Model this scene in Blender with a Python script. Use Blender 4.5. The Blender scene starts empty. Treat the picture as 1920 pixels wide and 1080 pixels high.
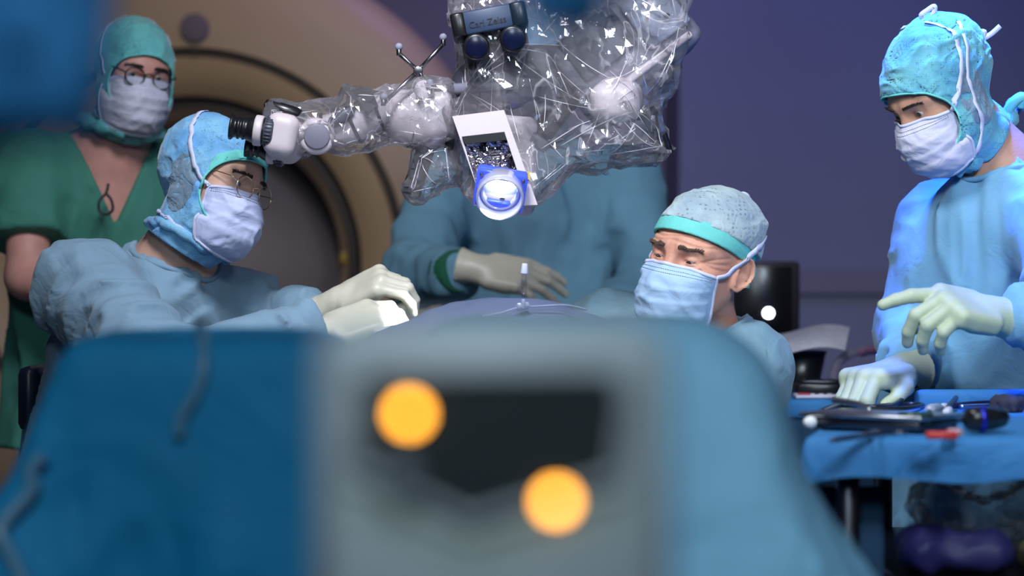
import bpy, math, random
import numpy as np
from mathutils import Vector, Matrix

random.seed(7)
SC = bpy.context.scene
COL = SC.collection

# ------------------------------------------------------------------ camera, world, lights, exposure
CAM_Z = 1.2
FPX = 4200.0
cam_d = bpy.data.cameras.new('camera')
cam_d.lens = FPX / 1920 * 36
cam_d.sensor_width = 36
cam_d.dof.use_dof = True
cam_d.dof.focus_distance = 3.95
cam_d.dof.aperture_fstop = 78.75 / 36.0
cam_d.clip_start = 0.05
cam = bpy.data.objects.new('camera', cam_d)
cam.location = (0, 0, CAM_Z)
cam.rotation_euler = (math.pi / 2, 0, 0)
COL.objects.link(cam)
SC.camera = cam

SC.view_settings.view_transform = 'Standard'
SC.view_settings.look = 'None'
SC.view_settings.gamma = 1
SC.view_settings.use_curve_mapping = False
SC.view_settings.exposure = 0.0
SC.cycles.use_adaptive_sampling = False
SC.cycles.transparent_max_bounces = 24
SC.cycles.caustics_reflective = False
SC.cycles.caustics_refractive = False
SC.cycles.sample_clamp_indirect = 4.0

W = bpy.data.worlds.new('world')
SC.world = W
W.use_nodes = True
W.node_tree.nodes['Background'].inputs[0].default_value = (0.010, 0.014, 0.03, 1)
W.node_tree.nodes['Background'].inputs[1].default_value = 1.0


def area(name, loc, target, size, power, color, spread=180, size_y=None):
    l = bpy.data.lights.new(name, 'AREA')
    l.energy = power
    l.color = color
    l.size = size
    if size_y:
        l.shape = 'RECTANGLE'
        l.size_y = size_y
    l.spread = math.radians(spread)
    o = bpy.data.objects.new(name, l)
    o.location = loc
    d = Vector(target) - Vector(loc)
    o.rotation_euler = d.to_track_quat('-Z', 'Y').to_euler()
    COL.objects.link(o)
    return o


# theatre ceiling lights, plus added wall and foreground fills (all on or just under the ceiling, above the frame)
area('surgical_light', (-0.25, 2.7, 2.75), (-0.05, 3.95, 1.3), 0.45, 17, (0.88, 0.92, 1.0), 110)
area('ceiling_light_front', (1.05, 1.0, 2.65), (0.95, 4.0, 1.2), 0.5, 7.5, (0.78, 0.89, 1.0), 55)
area('ceiling_light_blue', (0.70, 4.10, 2.75), (0.80, 4.0, 1.65), 0.2, 5.0, (0.04, 0.14, 1.0), 21)
area('wall_wash_fill', (1.3, 6.3, 2.8), (1.2, 7.3, 2.0), 0.8, 4.2, (0.20, 0.26, 1.0), 150)  # added unseen lamp washing the upper back wall blue
area('ceiling_light_purple', (0.1, 6.2, 2.8), (0.2, 7.2, 1.6), 0.7, 7, (0.40, 0.32, 1.0), 170)
area('ceiling_light_warm', (-0.7, 5.3, 2.8), (-0.9, 6.5, 1.0), 0.6, 3.6, (1.0, 0.76, 0.54), 150)
area('foreground_fill', (-0.2, -0.3, 2.6), (0.0, 1.3, 1.0), 0.6, 22, (0.74, 0.89, 1.0), 120)  # added lamp behind the camera, brightens the foreground monitor and sheets


# ------------------------------------------------------------------ helpers
def P(px, py, d):
    return np.array([(px - 960) * d / FPX, d, CAM_Z + (540 - py) * d / FPX])


def V3(*a):
    return np.array(a, float)


def nrm(v):
    v = np.asarray(v, float)
    return v / (np.linalg.norm(v) + 1e-12)


MATS = {}


def nodes_of(name):
    m = bpy.data.materials.new(name)
    m.use_nodes = True
    nt = m.node_tree
    b = nt.nodes['Principled BSDF']
    return m, nt, b


def mat(name, color, rough=0.6, metal=0.0, spec=0.5, var=0.12, vscale=8, bump=0.0, bscale=60, sss=0.0,
        emit=None, estr=0.0, trans=0.0, alpha=1.0, sheen=0.0, bump2=0.0, b2scale=9, coat=0.0, stretch=(1, 1, 1)):
    if name in MATS:
        return MATS[name]
    m, nt, b = nodes_of(name)
    N = nt.nodes
    L = nt.links
    tc = N.new('ShaderNodeTexCoord')
    mp = N.new('ShaderNodeMapping')
    mp.inputs['Scale'].default_value = stretch
    L.new(tc.outputs['Object'], mp.inputs[0])
    no = N.new('ShaderNodeTexNoise')
    no.inputs['Scale'].default_value = vscale
    no.inputs['Detail'].default_value = 4
    L.new(mp.outputs[0], no.inputs['Vector'])
    cr = N.new('ShaderNodeValToRGB')
    c = np.array(color)
    cr.color_ramp.elements[0].position = 0.3
    cr.color_ramp.elements[1].position = 0.7
    cr.color_ramp.elements[0].color = (*np.clip(c * (1 - var), 0, 1), 1)
    cr.color_ramp.elements[1].color = (*np.clip(c * (1 + var), 0, 1), 1)
    L.new(no.outputs['Fac'], cr.inputs[0])
    L.new(cr.outputs[0], b.inputs['Base Color'])
    b.inputs['Roughness'].default_value = rough
    b.inputs['Metallic'].default_value = metal
    b.inputs['Specular IOR Level'].default_value = spec
    if sheen:
        b.inputs['Sheen Weight'].default_value = sheen
        b.inputs['Sheen Roughness'].default_value = 0.5
    if sss:
        b.inputs['Subsurface Weight'].default_value = sss
        b.inputs['Subsurface Radius'].default_value = (1.0, 0.35, 0.2)
        b.inputs['Subsurface Scale'].default_value = 0.006
    if coat:
        b.inputs['Coat Weight'].default_value = coat
    if emit:
        b.inputs['Emission Color'].default_value = (*emit, 1)
        b.inputs['Emission Strength'].default_value = estr
    if trans:
        b.inputs['Transmission Weight'].default_value = trans
    if alpha < 1:
        b.inputs['Alpha'].default_value = alpha
    last = None
    if bump:
        n2 = N.new('ShaderNodeTexNoise')
        n2.inputs['Scale'].default_value = bscale
        n2.inputs['Detail'].default_value = 6
        L.new(mp.outputs[0], n2.inputs['Vector'])
        bp = N.new('ShaderNodeBump')
        bp.inputs['Strength'].default_value = bump
        bp.inputs['Distance'].default_value = 0.002
        L.new(n2.outputs['Fac'], bp.inputs['Height'])
        last = bp
    if bump2:
        n3 = N.new('ShaderNodeTexNoise')
        n3.inputs['Scale'].default_value = b2scale
        n3.inputs['Detail'].default_value = 3
        n3.inputs['Distortion'].default_value = 1.2
        L.new(mp.outputs[0], n3.inputs['Vector'])
        mt = N.new('ShaderNodeMath'); mt.operation = 'SUBTRACT'; mt.inputs[1].default_value = 0.5
        ab = N.new('ShaderNodeMath'); ab.operation = 'ABSOLUTE'
        L.new(n3.outputs['Fac'], mt.inputs[0]); L.new(mt.outputs[0], ab.inputs[0])
        bp2 = N.new('ShaderNodeBump')
        bp2.inputs['Strength'].default_value = bump2
        bp2.inputs['Distance'].default_value = 0.02
        L.new(ab.outputs[0], bp2.inputs['Height'])
        if last:
            L.new(last.outputs[0], bp2.inputs['Normal'])
        last = bp2
    if last:
        L.new(last.outputs[0], b.inputs['Normal'])
    MATS[name] = m
    return m


def cap_mat(name, col, col2, dots=260, see=0.0):
    """perforated non-woven cap cloth: cellular dimples over soft crumples"""
    m, nt, b = nodes_of(name)
    N = nt.nodes; L = nt.links
    tc = N.new('ShaderNodeTexCoord')
    vo = N.new('ShaderNodeTexVoronoi'); vo.inputs['Scale'].default_value = dots
    vo.inputs['Randomness'].default_value = 0.35
    no = N.new('ShaderNodeTexNoise'); no.inputs['Scale'].default_value = 16; no.inputs['Detail'].default_value = 5
    no2 = N.new('ShaderNodeTexNoise'); no2.inputs['Scale'].default_value = 38; no2.inputs['Detail'].default_value = 3
    no2.inputs['Distortion'].default_value = 1.5
    for n in (vo, no, no2):
        L.new(tc.outputs['Object'], n.inputs['Vector'])
    mx = N.new('ShaderNodeMix'); mx.data_type = 'RGBA'
    cr0 = N.new('ShaderNodeValToRGB'); cr0.color_ramp.elements[0].position = .35; cr0.color_ramp.elements[1].position = .65
    L.new(no.outputs['Fac'], cr0.inputs[0]); L.new(cr0.outputs[0], mx.inputs[0])
    mx.inputs[6].default_value = (*col, 1); mx.inputs[7].default_value = (*col2, 1)
    # dark pinholes
    cr = N.new('ShaderNodeValToRGB'); cr.color_ramp.elements[0].position = .16; cr.color_ramp.elements[1].position = .42
    cr.color_ramp.elements[0].color = (.45, .45, .45, 1)
    L.new(vo.outputs['Distance'], cr.inputs[0])
    ml = N.new('ShaderNodeMix'); ml.data_type = 'RGBA'; ml.blend_type = 'MULTIPLY'
    cr2 = N.new('ShaderNodeValToRGB'); cr2.color_ramp.elements[0].position = .45; cr2.color_ramp.elements[1].position = .6
    L.new(no2.outputs['Fac'], cr2.inputs[0]); L.new(cr2.outputs[0], ml.inputs[0])
    L.new(mx.outputs[2], ml.inputs[6]); L.new(cr.outputs[0], ml.inputs[7])
    L.new(ml.outputs[2], b.inputs['Base Color'])
    b.inputs['Roughness'].default_value = .75
    b.inputs['Sheen Weight'].default_value = .3
    bp = N.new('ShaderNodeBump'); bp.inputs['Strength'].default_value = .5; bp.inputs['Distance'].default_value = .006
    L.new(no2.outputs['Fac'], bp.inputs['Height']); L.new(bp.outputs[0], b.inputs['Normal'])
    return m


def film_mat(name, white=0.42, base=0.13, scale=14):
    """thin crumpled clear plastic film with whitened creases"""
    m, nt, b = nodes_of(name)
    N = nt.nodes; L = nt.links
    N.remove(b)
    out = N['Material Output']
    tc = N.new('ShaderNodeTexCoord')
    mp = N.new('ShaderNodeMapping'); mp.inputs['Rotation'].default_value = (.3, .5, .7); mp.inputs['Scale'].default_value = (1, 1, .55)
    L.new(tc.outputs['Object'], mp.inputs[0])
    n1 = N.new('ShaderNodeTexNoise'); n1.inputs['Scale'].default_value = scale; n1.inputs['Detail'].default_value = 3; n1.inputs['Distortion'].default_value = 1.0
    L.new(mp.outputs[0], n1.inputs['Vector'])
    s = N.new('ShaderNodeMath'); s.operation = 'SUBTRACT'; s.inputs[1].default_value = .5
    a = N.new('ShaderNodeMath'); a.operation = 'ABSOLUTE'
    L.new(n1.outputs['Fac'], s.inputs[0]); L.new(s.outputs[0], a.inputs[0])
    cr = N.new('ShaderNodeValToRGB')
    cr.color_ramp.elements[0].position = 0.0; cr.color_ramp.elements[0].color = (1, 1, 1, 1)
    cr.color_ramp.elements[1].position = 0.022; cr.color_ramp.elements[1].color = (0, 0, 0, 1)
    L.new(a.outputs[0], cr.inputs[0])
    n3 = N.new('ShaderNodeTexNoise'); n3.inputs['Scale'].default_value = 7; n3.inputs['Detail'].default_value = 2
    L.new(tc.outputs['Object'], n3.inputs['Vector'])
    cr3 = N.new('ShaderNodeValToRGB'); cr3.color_ramp.elements[0].position = .42; cr3.color_ramp.elements[1].position = .62
    L.new(n3.outputs['Fac'], cr3.inputs[0])
    mw = N.new('ShaderNodeMath'); mw.operation = 'MULTIPLY'
    L.new(cr.outputs[0], mw.inputs[0]); L.new(cr3.outputs[0], mw.inputs[1])
    mw2 = N.new('ShaderNodeMath'); mw2.operation = 'MULTIPLY_ADD'; mw2.inputs[1].default_value = white; mw2.inputs[2].default_value = base
    L.new(mw.outputs[0], mw2.inputs[0])
    n2 = N.new('ShaderNodeTexNoise'); n2.inputs['Scale'].default_value = scale * 1.3; n2.inputs['Detail'].default_value = 4
    L.new(mp.outputs[0], n2.inputs['Vector'])
    bp = N.new('ShaderNodeBump'); bp.inputs['Strength'].default_value = .35; bp.inputs['Distance'].default_value = .012
    L.new(n2.outputs['Fac'], bp.inputs['Height'])
    tr = N.new('ShaderNodeBsdfTransparent'); tr.inputs[0].default_value = (.97, .97, .985, 1)
    gl = N.new('ShaderNodeBsdfGlossy'); gl.inputs['Roughness'].default_value = .07; gl.inputs[0].default_value = (1, .97, 1, 1)
    L.new(bp.outputs[0], gl.inputs['Normal'])
    fr = N.new('ShaderNodeFresnel'); fr.inputs[0].default_value = 1.5
    L.new(bp.outputs[0], fr.inputs['Normal'])
    fm = N.new('ShaderNodeMath'); fm.operation = 'MULTIPLY_ADD'; fm.inputs[1].default_value = .8; fm.inputs[2].default_value = .05
    fm.use_clamp = True
    L.new(fr.outputs[0], fm.inputs[0])
    m1 = N.new('ShaderNodeMixShader'); L.new(fm.outputs[0], m1.inputs[0]); L.new(tr.outputs[0], m1.inputs[1]); L.new(gl.outputs[0], m1.inputs[2])
    df = N.new('ShaderNodeBsdfDiffuse'); df.inputs[0].default_value = (.9, .86, .92, 1)
    tl = N.new('ShaderNodeBsdfTranslucent'); tl.inputs[0].default_value = (.9, .86, .92, 1)
    md = N.new('ShaderNodeMixShader'); md.inputs[0].default_value = .4; L.new(df.outputs[0], md.inputs[1]); L.new(tl.outputs[0], md.inputs[2])
    m2 = N.new('ShaderNodeMixShader'); L.new(mw2.outputs[0], m2.inputs[0]); L.new(m1.outputs[0], m2.inputs[1]); L.new(md.outputs[0], m2.inputs[2])
    L.new(m2.outputs[0], out.inputs[0])
    return m


def glass_mat(name, tint=(1, 1, 1), refl=.08):
    m, nt, b = nodes_of(name)
    N = nt.nodes; L = nt.links
    N.remove(b)
    tr = N.new('ShaderNodeBsdfTransparent'); tr.inputs[0].default_value = (*tint, 1)
    gl = N.new('ShaderNodeBsdfGlossy'); gl.inputs['Roughness'].default_value = .05
    lw = N.new('ShaderNodeLayerWeight'); lw.inputs[0].default_value = .5
    pw = N.new('ShaderNodeMath'); pw.operation = 'POWER'; pw.inputs[1].default_value = 4
    L.new(lw.outputs['Facing'], pw.inputs[0])
    fr = N.new('ShaderNodeMath'); fr.operation = 'MULTIPLY_ADD'; fr.inputs[1].default_value = .6; fr.inputs[2].default_value = .04
    L.new(pw.outputs[0], fr.inputs[0])
    mx = N.new('ShaderNodeMixShader')
    L.new(fr.outputs[0], mx.inputs[0]); L.new(tr.outputs[0], mx.inputs[1]); L.new(gl.outputs[0], mx.inputs[2])
    L.new(mx.outputs[0], N['Material Output'].inputs[0])
    return m


# ---- objects
def thing(name, label, cat, loc, group=None):
    o = bpy.data.objects.new(name, None)
    o.empty_display_size = .1
    o.location = loc
    COL.objects.link(o)
    o['label'] = label
    o['category'] = cat
    if group:
        o['group'] = group
    return o


def wloc(o):
    v = np.zeros(3)
    while o is not None:
        v += np.array(o.location)
        o = o.parent
    return v


def obj(name, verts, faces, m, parent=None, smooth=True, label=None, loc=None, mats=None, midx=None, kind=None):
    verts = np.asarray(verts, float)
    base = wloc(parent) if parent is not None else (np.array(loc, float) if loc is not None else np.zeros(3))
    me = bpy.data.meshes.new(name)
    me.from_pydata((verts - base).tolist(), [], [tuple(int(i) for i in f) for f in faces] if not isinstance(faces, np.ndarray) else faces.tolist())
    me.update()
    if smooth:
        me.polygons.foreach_set('use_smooth', np.ones(len(me.polygons), bool))
    if mats:
        for mm in mats:
            me.materials.append(mm)
        if midx is not None:
            me.polygons.foreach_set('material_index', np.asarray(midx, np.int32))
    else:
        me.materials.append(m)
    o = bpy.data.objects.new(name, me)
    if parent is not None:
        o.parent = parent
    elif loc is not None:
        o.location = loc
    COL.objects.link(o)
    if label:
        o['label'] = label
    if kind:
        o['kind'] = kind
    return o


def tag(o, label, cat, group=None):
    o['label'] = label
    o['category'] = cat
    if group:
        o['group'] = group
    return o


class MB:
    def __init__(s):
        s.v = []; s.f = []; s.n = 0

    def add(s, vf):
        v, f = vf
        s.v.append(np.asarray(v, float)); 
        s.f += [tuple(int(i) + s.n for i in q) for q in f]
        s.n += len(v)
        return s

    def out(s):
        return np.concatenate(s.v), s.f


def frame_of(d):
    d = nrm(d)
    a = V3(0, 0, 1) if abs(d[2]) < .9 else V3(1, 0, 0)
    u = nrm(np.cross(d, a)); w = np.cross(d, u)
    return d, u, w


def lathe(a, b, prof, n=32, cap=True):
    """profile [(t along a->b in 0..1, radius)]"""
    a = np.asarray(a, float); b = np.asarray(b, float)
    d, u, w = frame_of(b - a)
    v = []; f = []
    an = np.linspace(0, 2 * np.pi, n, endpoint=False)
    ring = np.cos(an)[:, None] * u + np.sin(an)[:, None] * w
    for t, r in prof:
        v.append(a + (b - a) * t + ring * r)
    m = len(prof)
    for i in range(m - 1):
        for j in range(n):
            k = (j + 1) % n
            f.append((i * n + j, (i + 1) * n + j, (i + 1) * n + k, i * n + k))
    v = np.concatenate(v)
    if cap:
        f.append(tuple(range(n)))
        f.append(tuple(reversed(range((m - 1) * n, m * n))))
    return v, f


def cyl(a, b, r, n=32, bev=None):
    L = np.linalg.norm(np.asarray(b) - np.asarray(a))
    bv = (bev if bev is not None else min(.12 * r, .2 * L))
    t = bv / L
    return lathe(a, b, [(0, r - bv), (t * .3, r - bv * .3), (t, r), (1 - t, r), (1 - t * .3, r - bv * .3), (1, r - bv)], n)


def tube(pts, r, n=10, closed=False):
    pts = np.asarray(pts, float)
    m = len(pts)
    r = np.full(m, r) if np.isscalar(r) else np.asarray(r)
    tan = np.gradient(pts, axis=0) if not closed else (np.roll(pts, -1, 0) - np.roll(pts, 1, 0))
    tan /= np.linalg.norm(tan, axis=1)[:, None] + 1e-12
    d, u, w = frame_of(tan[0])
    v = []; f = []
    an = np.linspace(0, 2 * np.pi, n, endpoint=False)
    for i in range(m):
        u = u - tan[i] * np.dot(u, tan[i]); u = nrm(u)
        w = np.cross(tan[i], u)
        v.append(pts[i] + r[i] * (np.cos(an)[:, None] * u + np.sin(an)[:, None] * w))
    lim = m if closed else m - 1
    for i in range(lim):
        i2 = (i + 1) % m
        for j in range(n):
            k = (j + 1) % n
            f.append((i * n + j, i * n + k, i2 * n + k, i2 * n + j))
    if not closed:
        f.append(tuple(reversed(range(n)))); f.append(tuple(range((m - 1) * n, m * n)))
    return np.concatenate(v), f


def spline(pts, n=40, closed=False):
    pts = np.asarray(pts, float)
    m = len(pts)
    out = []
    segs = m if closed else m - 1
    per = max(2, n // segs)
    for i in range(segs):
        if closed:
            p0, p1, p2, p3 = pts[(i - 1) % m], pts[i], pts[(i + 1) % m], pts[(i + 2) % m]
        else:
            p0, p1, p2, p3 = pts[max(i - 1, 0)], pts[i], pts[i + 1], pts[min(i + 2, m - 1)]
        for t in np.linspace(0, 1, per, endpoint=False):
            out.append(.5 * ((2 * p1) + (-p0 + p2) * t + (2 * p0 - 5 * p1 + 4 * p2 - p3) * t * t + (-p0 + 3 * p1 - 3 * p2 + p3) * t ** 3))
    if not closed:
        out.append(pts[-1])
    return np.array(out)


def ribbon(pts, nor, width, th=.0012):
    pts = np.asarray(pts, float); nor = np.asarray(nor, float)
    tan = np.gradient(pts, axis=0); tan /= np.linalg.norm(tan, axis=1)[:, None] + 1e-12
    side = np.cross(tan, nor); side /= np.linalg.norm(side, axis=1)[:, None] + 1e-12
    w = (np.full(len(pts), width) if np.isscalar(width) else np.asarray(width))[:, None] * .5
    v = np.concatenate([pts + side * w + nor * th, pts - side * w + nor * th, pts - side * w - nor * th, pts + side * w - nor * th])
    m = len(pts); f = []
    for i in range(m - 1):
        for k in range(4):
            a = k * m + i; b = ((k + 1) % 4) * m + i
            f.append((a, b, b + 1, a + 1))
    f.append((0, 3 * m, 2 * m, m)); f.append((m - 1, 2 * m - 1, 3 * m - 1, 4 * m - 1))
    return v, f


def bbox(c, axes, half, bev=.004):
    """bevelled box: three rounded layers, 8-corner loops"""
    c = np.asarray(c, float); X, Y, Z = [nrm(a) for a in axes]
    hx, hy, hz = half; b = min(bev, hx * .9, hy * .9, hz * .9)
    v = []; f = []

    def loop(x, y, z, k):
        pts = []
        for sx, sy in ((1, 1), (-1, 1), (-1, -1), (1, -1)):
            first = (sx * x, sy * (y - k)); second = (sx * (x - k), sy * y)
            pr = (first, second) if sx * sy > 0 else (second, first)
            for (px, py) in pr:
                pts.append(c + X * px + Y * py + Z * z)
        return pts
    q = b * .3
    layers = [(hx - b, hy - b, -hz, b * .4), (hx - q, hy - q, -hz + q, b * .7), (hx, hy, -hz + b, b), (hx, hy, hz - b, b), (hx - q, hy - q, hz - q, b * .7), (hx - b, hy - b, hz, b * .4)]
    for (x, y, z, k) in layers:
        v += loop(x, y, z, k)
    for i in range(len(layers) - 1):
        for j in range(8):
            k = (j + 1) % 8
            f.append((i * 8 + j, i * 8 + k, (i + 1) * 8 + k, (i + 1) * 8 + j))
    f.append(tuple(reversed(range(8)))); n = (len(layers) - 1) * 8
    f.append(tuple(range(n, n + 8)))
    return np.array(v), f


def uvs(c, r, n=20, m=12, R=None):
    c = np.asarray(c, float)
    r = np.full(3, r) if np.isscalar(r) else np.asarray(r, float)
    v = [V3(0, 0, 1)]
    for i in range(1, m):
        th = np.pi * i / m
        for j in range(n):
            ph = 2 * np.pi * j / n
            v.append(V3(np.sin(th) * np.cos(ph), np.sin(th) * np.sin(ph), np.cos(th)))
    v.append(V3(0, 0, -1))
    f = []
    for j in range(n):
        k = (j + 1) % n
        f.append((0, 1 + j, 1 + k))
        for i in range(m - 2):
            f.append((1 + i * n + j, 1 + (i + 1) * n + j, 1 + (i + 1) * n + k, 1 + i * n + k))
        f.append((1 + (m - 2) * n + k, 1 + (m - 2) * n + j, len(v) - 1))
    v = np.array(v) * r
    if R is not None:
        v = v @ np.array(R)
    return v + c, f


def prism(poly3, depth):
    """extrude a planar 3D polygon along a vector"""
    p = np.asarray(poly3, float); n = len(p)
    v = np.concatenate([p, p + np.asarray(depth)])
    f = [tuple(range(n)), tuple(reversed(range(n, 2 * n)))]
    for i in range(n):
        k = (i + 1) % n
        f.append((i, i + n, k + n, k))
    return v, f


# ---- noise + SDF toolkit
_T = (np.random.RandomState(3).rand(65536) * 2 - 1).astype(np.float32)


def vn(p, s=0):
    """trilinear value noise in -1..1"""
    p = np.asarray(p, np.float32)
    b = np.floor(p)
    t = p - b
    t = t * t * (3 - 2 * t)
    b = b.astype(np.int32)
    with np.errstate(over='ignore'):
        i0 = b[:, 0] * np.int32(73856093) + np.int32(s * 7919 + 17); i1 = i0 + np.int32(73856093)
        j0 = b[:, 1] * np.int32(19349663); j1 = j0 + np.int32(19349663)
        k0 = b[:, 2] * np.int32(83492791); k1 = k0 + np.int32(83492791)

    def g(a, c, d):
        h = a ^ c ^ d
        h ^= h >> 15
        return _T[h & 65535]
    x, y, z = t[:, 0], t[:, 1], t[:, 2]
    c00 = g(i0, j0, k0); c00 += x * (g(i1, j0, k0) - c00)
    c10 = g(i0, j1, k0); c10 += x * (g(i1, j1, k0) - c10)
    c01 = g(i0, j0, k1); c01 += x * (g(i1, j0, k1) - c01)
    c11 = g(i0, j1, k1); c11 += x * (g(i1, j1, k1) - c11)
    c00 += y * (c10 - c00); c01 += y * (c11 - c01)
    return c00 + z * (c01 - c00)


def ridge(p, s=0):
    return 1 - 2 * np.abs(vn(p, s))


def smin(a, b, k):
    h = np.clip(.5 + .5 * (b - a) / k, 0, 1)
    return b + (a - b) * h - k * h * (1 - h)


def smax(a, b, k):
    return -smin(-a, -b, k)


def ell(p, c, r, R=None):
    q = p - np.asarray(c, np.float32)
    if R is not None:
        q = q @ np.asarray(R, np.float32).T
    r = np.asarray(r, np.float32)
    k0 = np.linalg.norm(q / r, axis=1); k1 = np.linalg.norm(q / (r * r), axis=1) + 1e-9
    return k0 * (k0 - 1) / k1


def cone(p, a, b, ra, rb):
    a = np.asarray(a, np.float32); b = np.asarray(b, np.float32)
    ab = b - a
    q = p - a
    h = np.clip(q @ ab / (ab @ ab + 1e-12), 0, 1)
    return np.linalg.norm(q - h[:, None] * ab, axis=1) - (ra + (rb - ra) * h)


def sleeve(p, a, b, ra, rb, amp, seed, fa=26, fp=9):
    a = np.asarray(a, np.float32); b = np.asarray(b, np.float32)
    d, u, w = frame_of(b - a)
    q = p - a
    al = q @ d.astype(np.float32)
    qq = np.stack([al * fa, q @ u.astype(np.float32) * fp, q @ w.astype(np.float32) * fp], 1)
    qq[:, 0] += 1.2 * vn(qq * .4 + 5, seed + 3)
    n = vn(qq * 1.2, seed + 8)
    return cone(p, a, b, ra, rb) - amp * (ridge(qq, seed) - .4) - amp * .9 * np.exp(-(n / .26) ** 2)


def rbox(p, c, axes, half, r):
    q = p - np.asarray(c, np.float32)
    A = np.stack([nrm(x) for x in axes]).astype(np.float32)
    q = np.abs(q @ A.T) - (np.asarray(half, np.float32) - r)
    return np.linalg.norm(np.maximum(q, 0), axis=1) + np.minimum(q.max(1), 0) - r


def poly2d(x, y, poly):
    poly = np.asarray(poly, np.float32); n = len(poly)
    d = np.full(len(x), 1e9, np.float32); s = np.ones(len(x), np.float32)
    for i in range(n):
        a = poly[i]; b = poly[(i + 1) % n]
        e = b - a
        wx = x - a[0]; wy = y - a[1]
        t = np.clip((wx * e[0] + wy * e[1]) / (e @ e + 1e-12), 0, 1)
        dx = wx - e[0] * t; dy = wy - e[1] * t
        d = np.minimum(d, dx * dx + dy * dy)
        c1 = y >= a[1]; c2 = y < b[1]; c3 = e[0] * wy > e[1] * wx
        fl = (c1 & c2 & c3) | (~c1 & ~c2 & ~c3)
        s = np.where(fl, -s, s)
    return s * np.sqrt(d)


def mesh_sdf(fn, lo, hi, h, margin=.012, B=6):
    lo = np.asarray(lo, float); hi = np.asarray(hi, float)
    nb = np.maximum(1, np.ceil((hi - lo) / (h * B)).astype(int))
    n = nb * B + 1
    bi = np.stack(np.meshgrid(*[np.arange(k) for k in nb], indexing='ij'), -1).reshape(-1, 3)
    cen = (lo + (bi + .5) * B * h).astype(np.float32)
    fc = fn(cen)
    keep = np.abs(fc) < B * h * .9 * 1.3 + margin
    V = np.empty(n, np.float32)
    sgn = np.where(fc.reshape(nb) < 0, -1., 1.).astype(np.float32)
    big = np.repeat(np.repeat(np.repeat(sgn, B, 0), B, 1), B, 2)
    V[:-1, :-1, :-1] = big
    V[-1] = 1; V[:, -1] = 1; V[:, :, -1] = 1
    kb = bi[keep]
    off = np.stack(np.meshgrid(*[np.arange(B + 1)] * 3, indexing='ij'), -1).reshape(-1, 3)
    ids = (kb[:, None, :] * B + off[None]).reshape(-1, 3)
    flat = np.unique((ids[:, 0] * n[1] + ids[:, 1]) * n[2] + ids[:, 2])
    ii = np.stack([flat // (n[1] * n[2]), (flat // n[2]) % n[1], flat % n[2]], 1)
    pts = (lo + ii * h).astype(np.float32)
    vals = np.concatenate([fn(pts[i:i + 400000]) for i in range(0, len(pts), 400000)])
    V.reshape(-1)[flat] = vals
    # close at the borders
    for ax in range(3):
        sl = [slice(None)] * 3
        for e in (0, -1):
            sl[ax] = e
            V[tuple(sl)] = np.maximum(V[tuple(sl)], h * .3)
    ins = V < 0
    cs = np.zeros(n - 1, np.int8)
    for di in (0, 1):
        for dj in (0, 1):
            for dk in (0, 1):
                cs += ins[di:n[0] - 1 + di, dj:n[1] - 1 + dj, dk:n[2] - 1 + dk]
    cm = (cs > 0) & (cs < 8)
    idx = np.full(n - 1, -1, np.int64)
    cells = np.argwhere(cm)
    idx[cm] = np.arange(len(cells))
    pos = np.zeros((len(cells), 3)); cnt = np.zeros(len(cells))
    corners = [(a, b, c) for a in (0, 1) for b in (0, 1) for c in (0, 1)]
    vals = {c: V[cells[:, 0] + c[0], cells[:, 1] + c[1], cells[:, 2] + c[2]] for c in corners}
    for c in corners:
        for ax in range(3):
            if c[ax] == 0:
                e = list(c); e[ax] = 1; e = tuple(e)
                va, vb = vals[c], vals[e]
                cr = (va < 0) != (vb < 0)
                t = np.where(cr, va / np.where(cr, va - vb, 1), 0)
                q = np.tile(np.array(c, float), (len(cells), 1)); q[:, ax] += t
                pos += q * cr[:, None]; cnt += cr
    pos = cells + pos / np.maximum(cnt, 1)[:, None]
    verts = lo + pos * h
    faces = []
    for ax in range(3):
        sl0 = [slice(None)] * 3; sl1 = [slice(None)] * 3
        sl0[ax] = slice(0, n[ax] - 1); sl1[ax] = slice(1, n[ax])
        a = ins[tuple(sl0)]; b = ins[tuple(sl1)]
        o1, o2 = [(1, 2), (2, 0), (0, 1)][ax]
        ch = np.argwhere(a != b)
        ok = (ch[:, o1] >= 1) & (ch[:, o2] >= 1) & (ch[:, o1] < n[o1] - 1) & (ch[:, o2] < n[o2] - 1)
        ch = ch[ok]
        fl = a[ch[:, 0], ch[:, 1], ch[:, 2]]
        e1 = np.zeros(3, int); e1[o1] = 1
        e2 = np.zeros(3, int); e2[o2] = 1
        g = lambda c: idx[c[:, 0], c[:, 1], c[:, 2]]
        q = np.stack([g(ch - e1 - e2), g(ch - e2), g(ch), g(ch - e1)], 1)
        q[~fl] = q[~fl][:, ::-1]
        faces.append(q)
    F = np.concatenate(faces)
    F = F[(F >= 0).all(1)]
    return verts, F


def relax(v, F, it=2, lam=.5):
    v = v.copy()
    e = np.concatenate([F[:, [0, 1]], F[:, [1, 2]], F[:, [2, 3]], F[:, [3, 0]]])
    for _ in range(it):
        acc = np.zeros_like(v); c = np.zeros(len(v))
        for a, b in ((0, 1), (1, 0)):
            for k in range(3):
                acc[:, k] += np.bincount(e[:, a], v[e[:, b], k], len(v))
            c += np.bincount(e[:, a], minlength=len(v))
        v += lam * (acc / np.maximum(c, 1)[:, None] - v)
    return v


def sdf_obj(name, fn, lo, hi, h, m, parent, it=1, label=None, margin=.014, **kw):
    v, F = mesh_sdf(fn, lo, hi, h, margin)
    if it:
        v = relax(v, F, it)
    return obj(name, v, F, m, parent, label=label, **kw)


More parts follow.
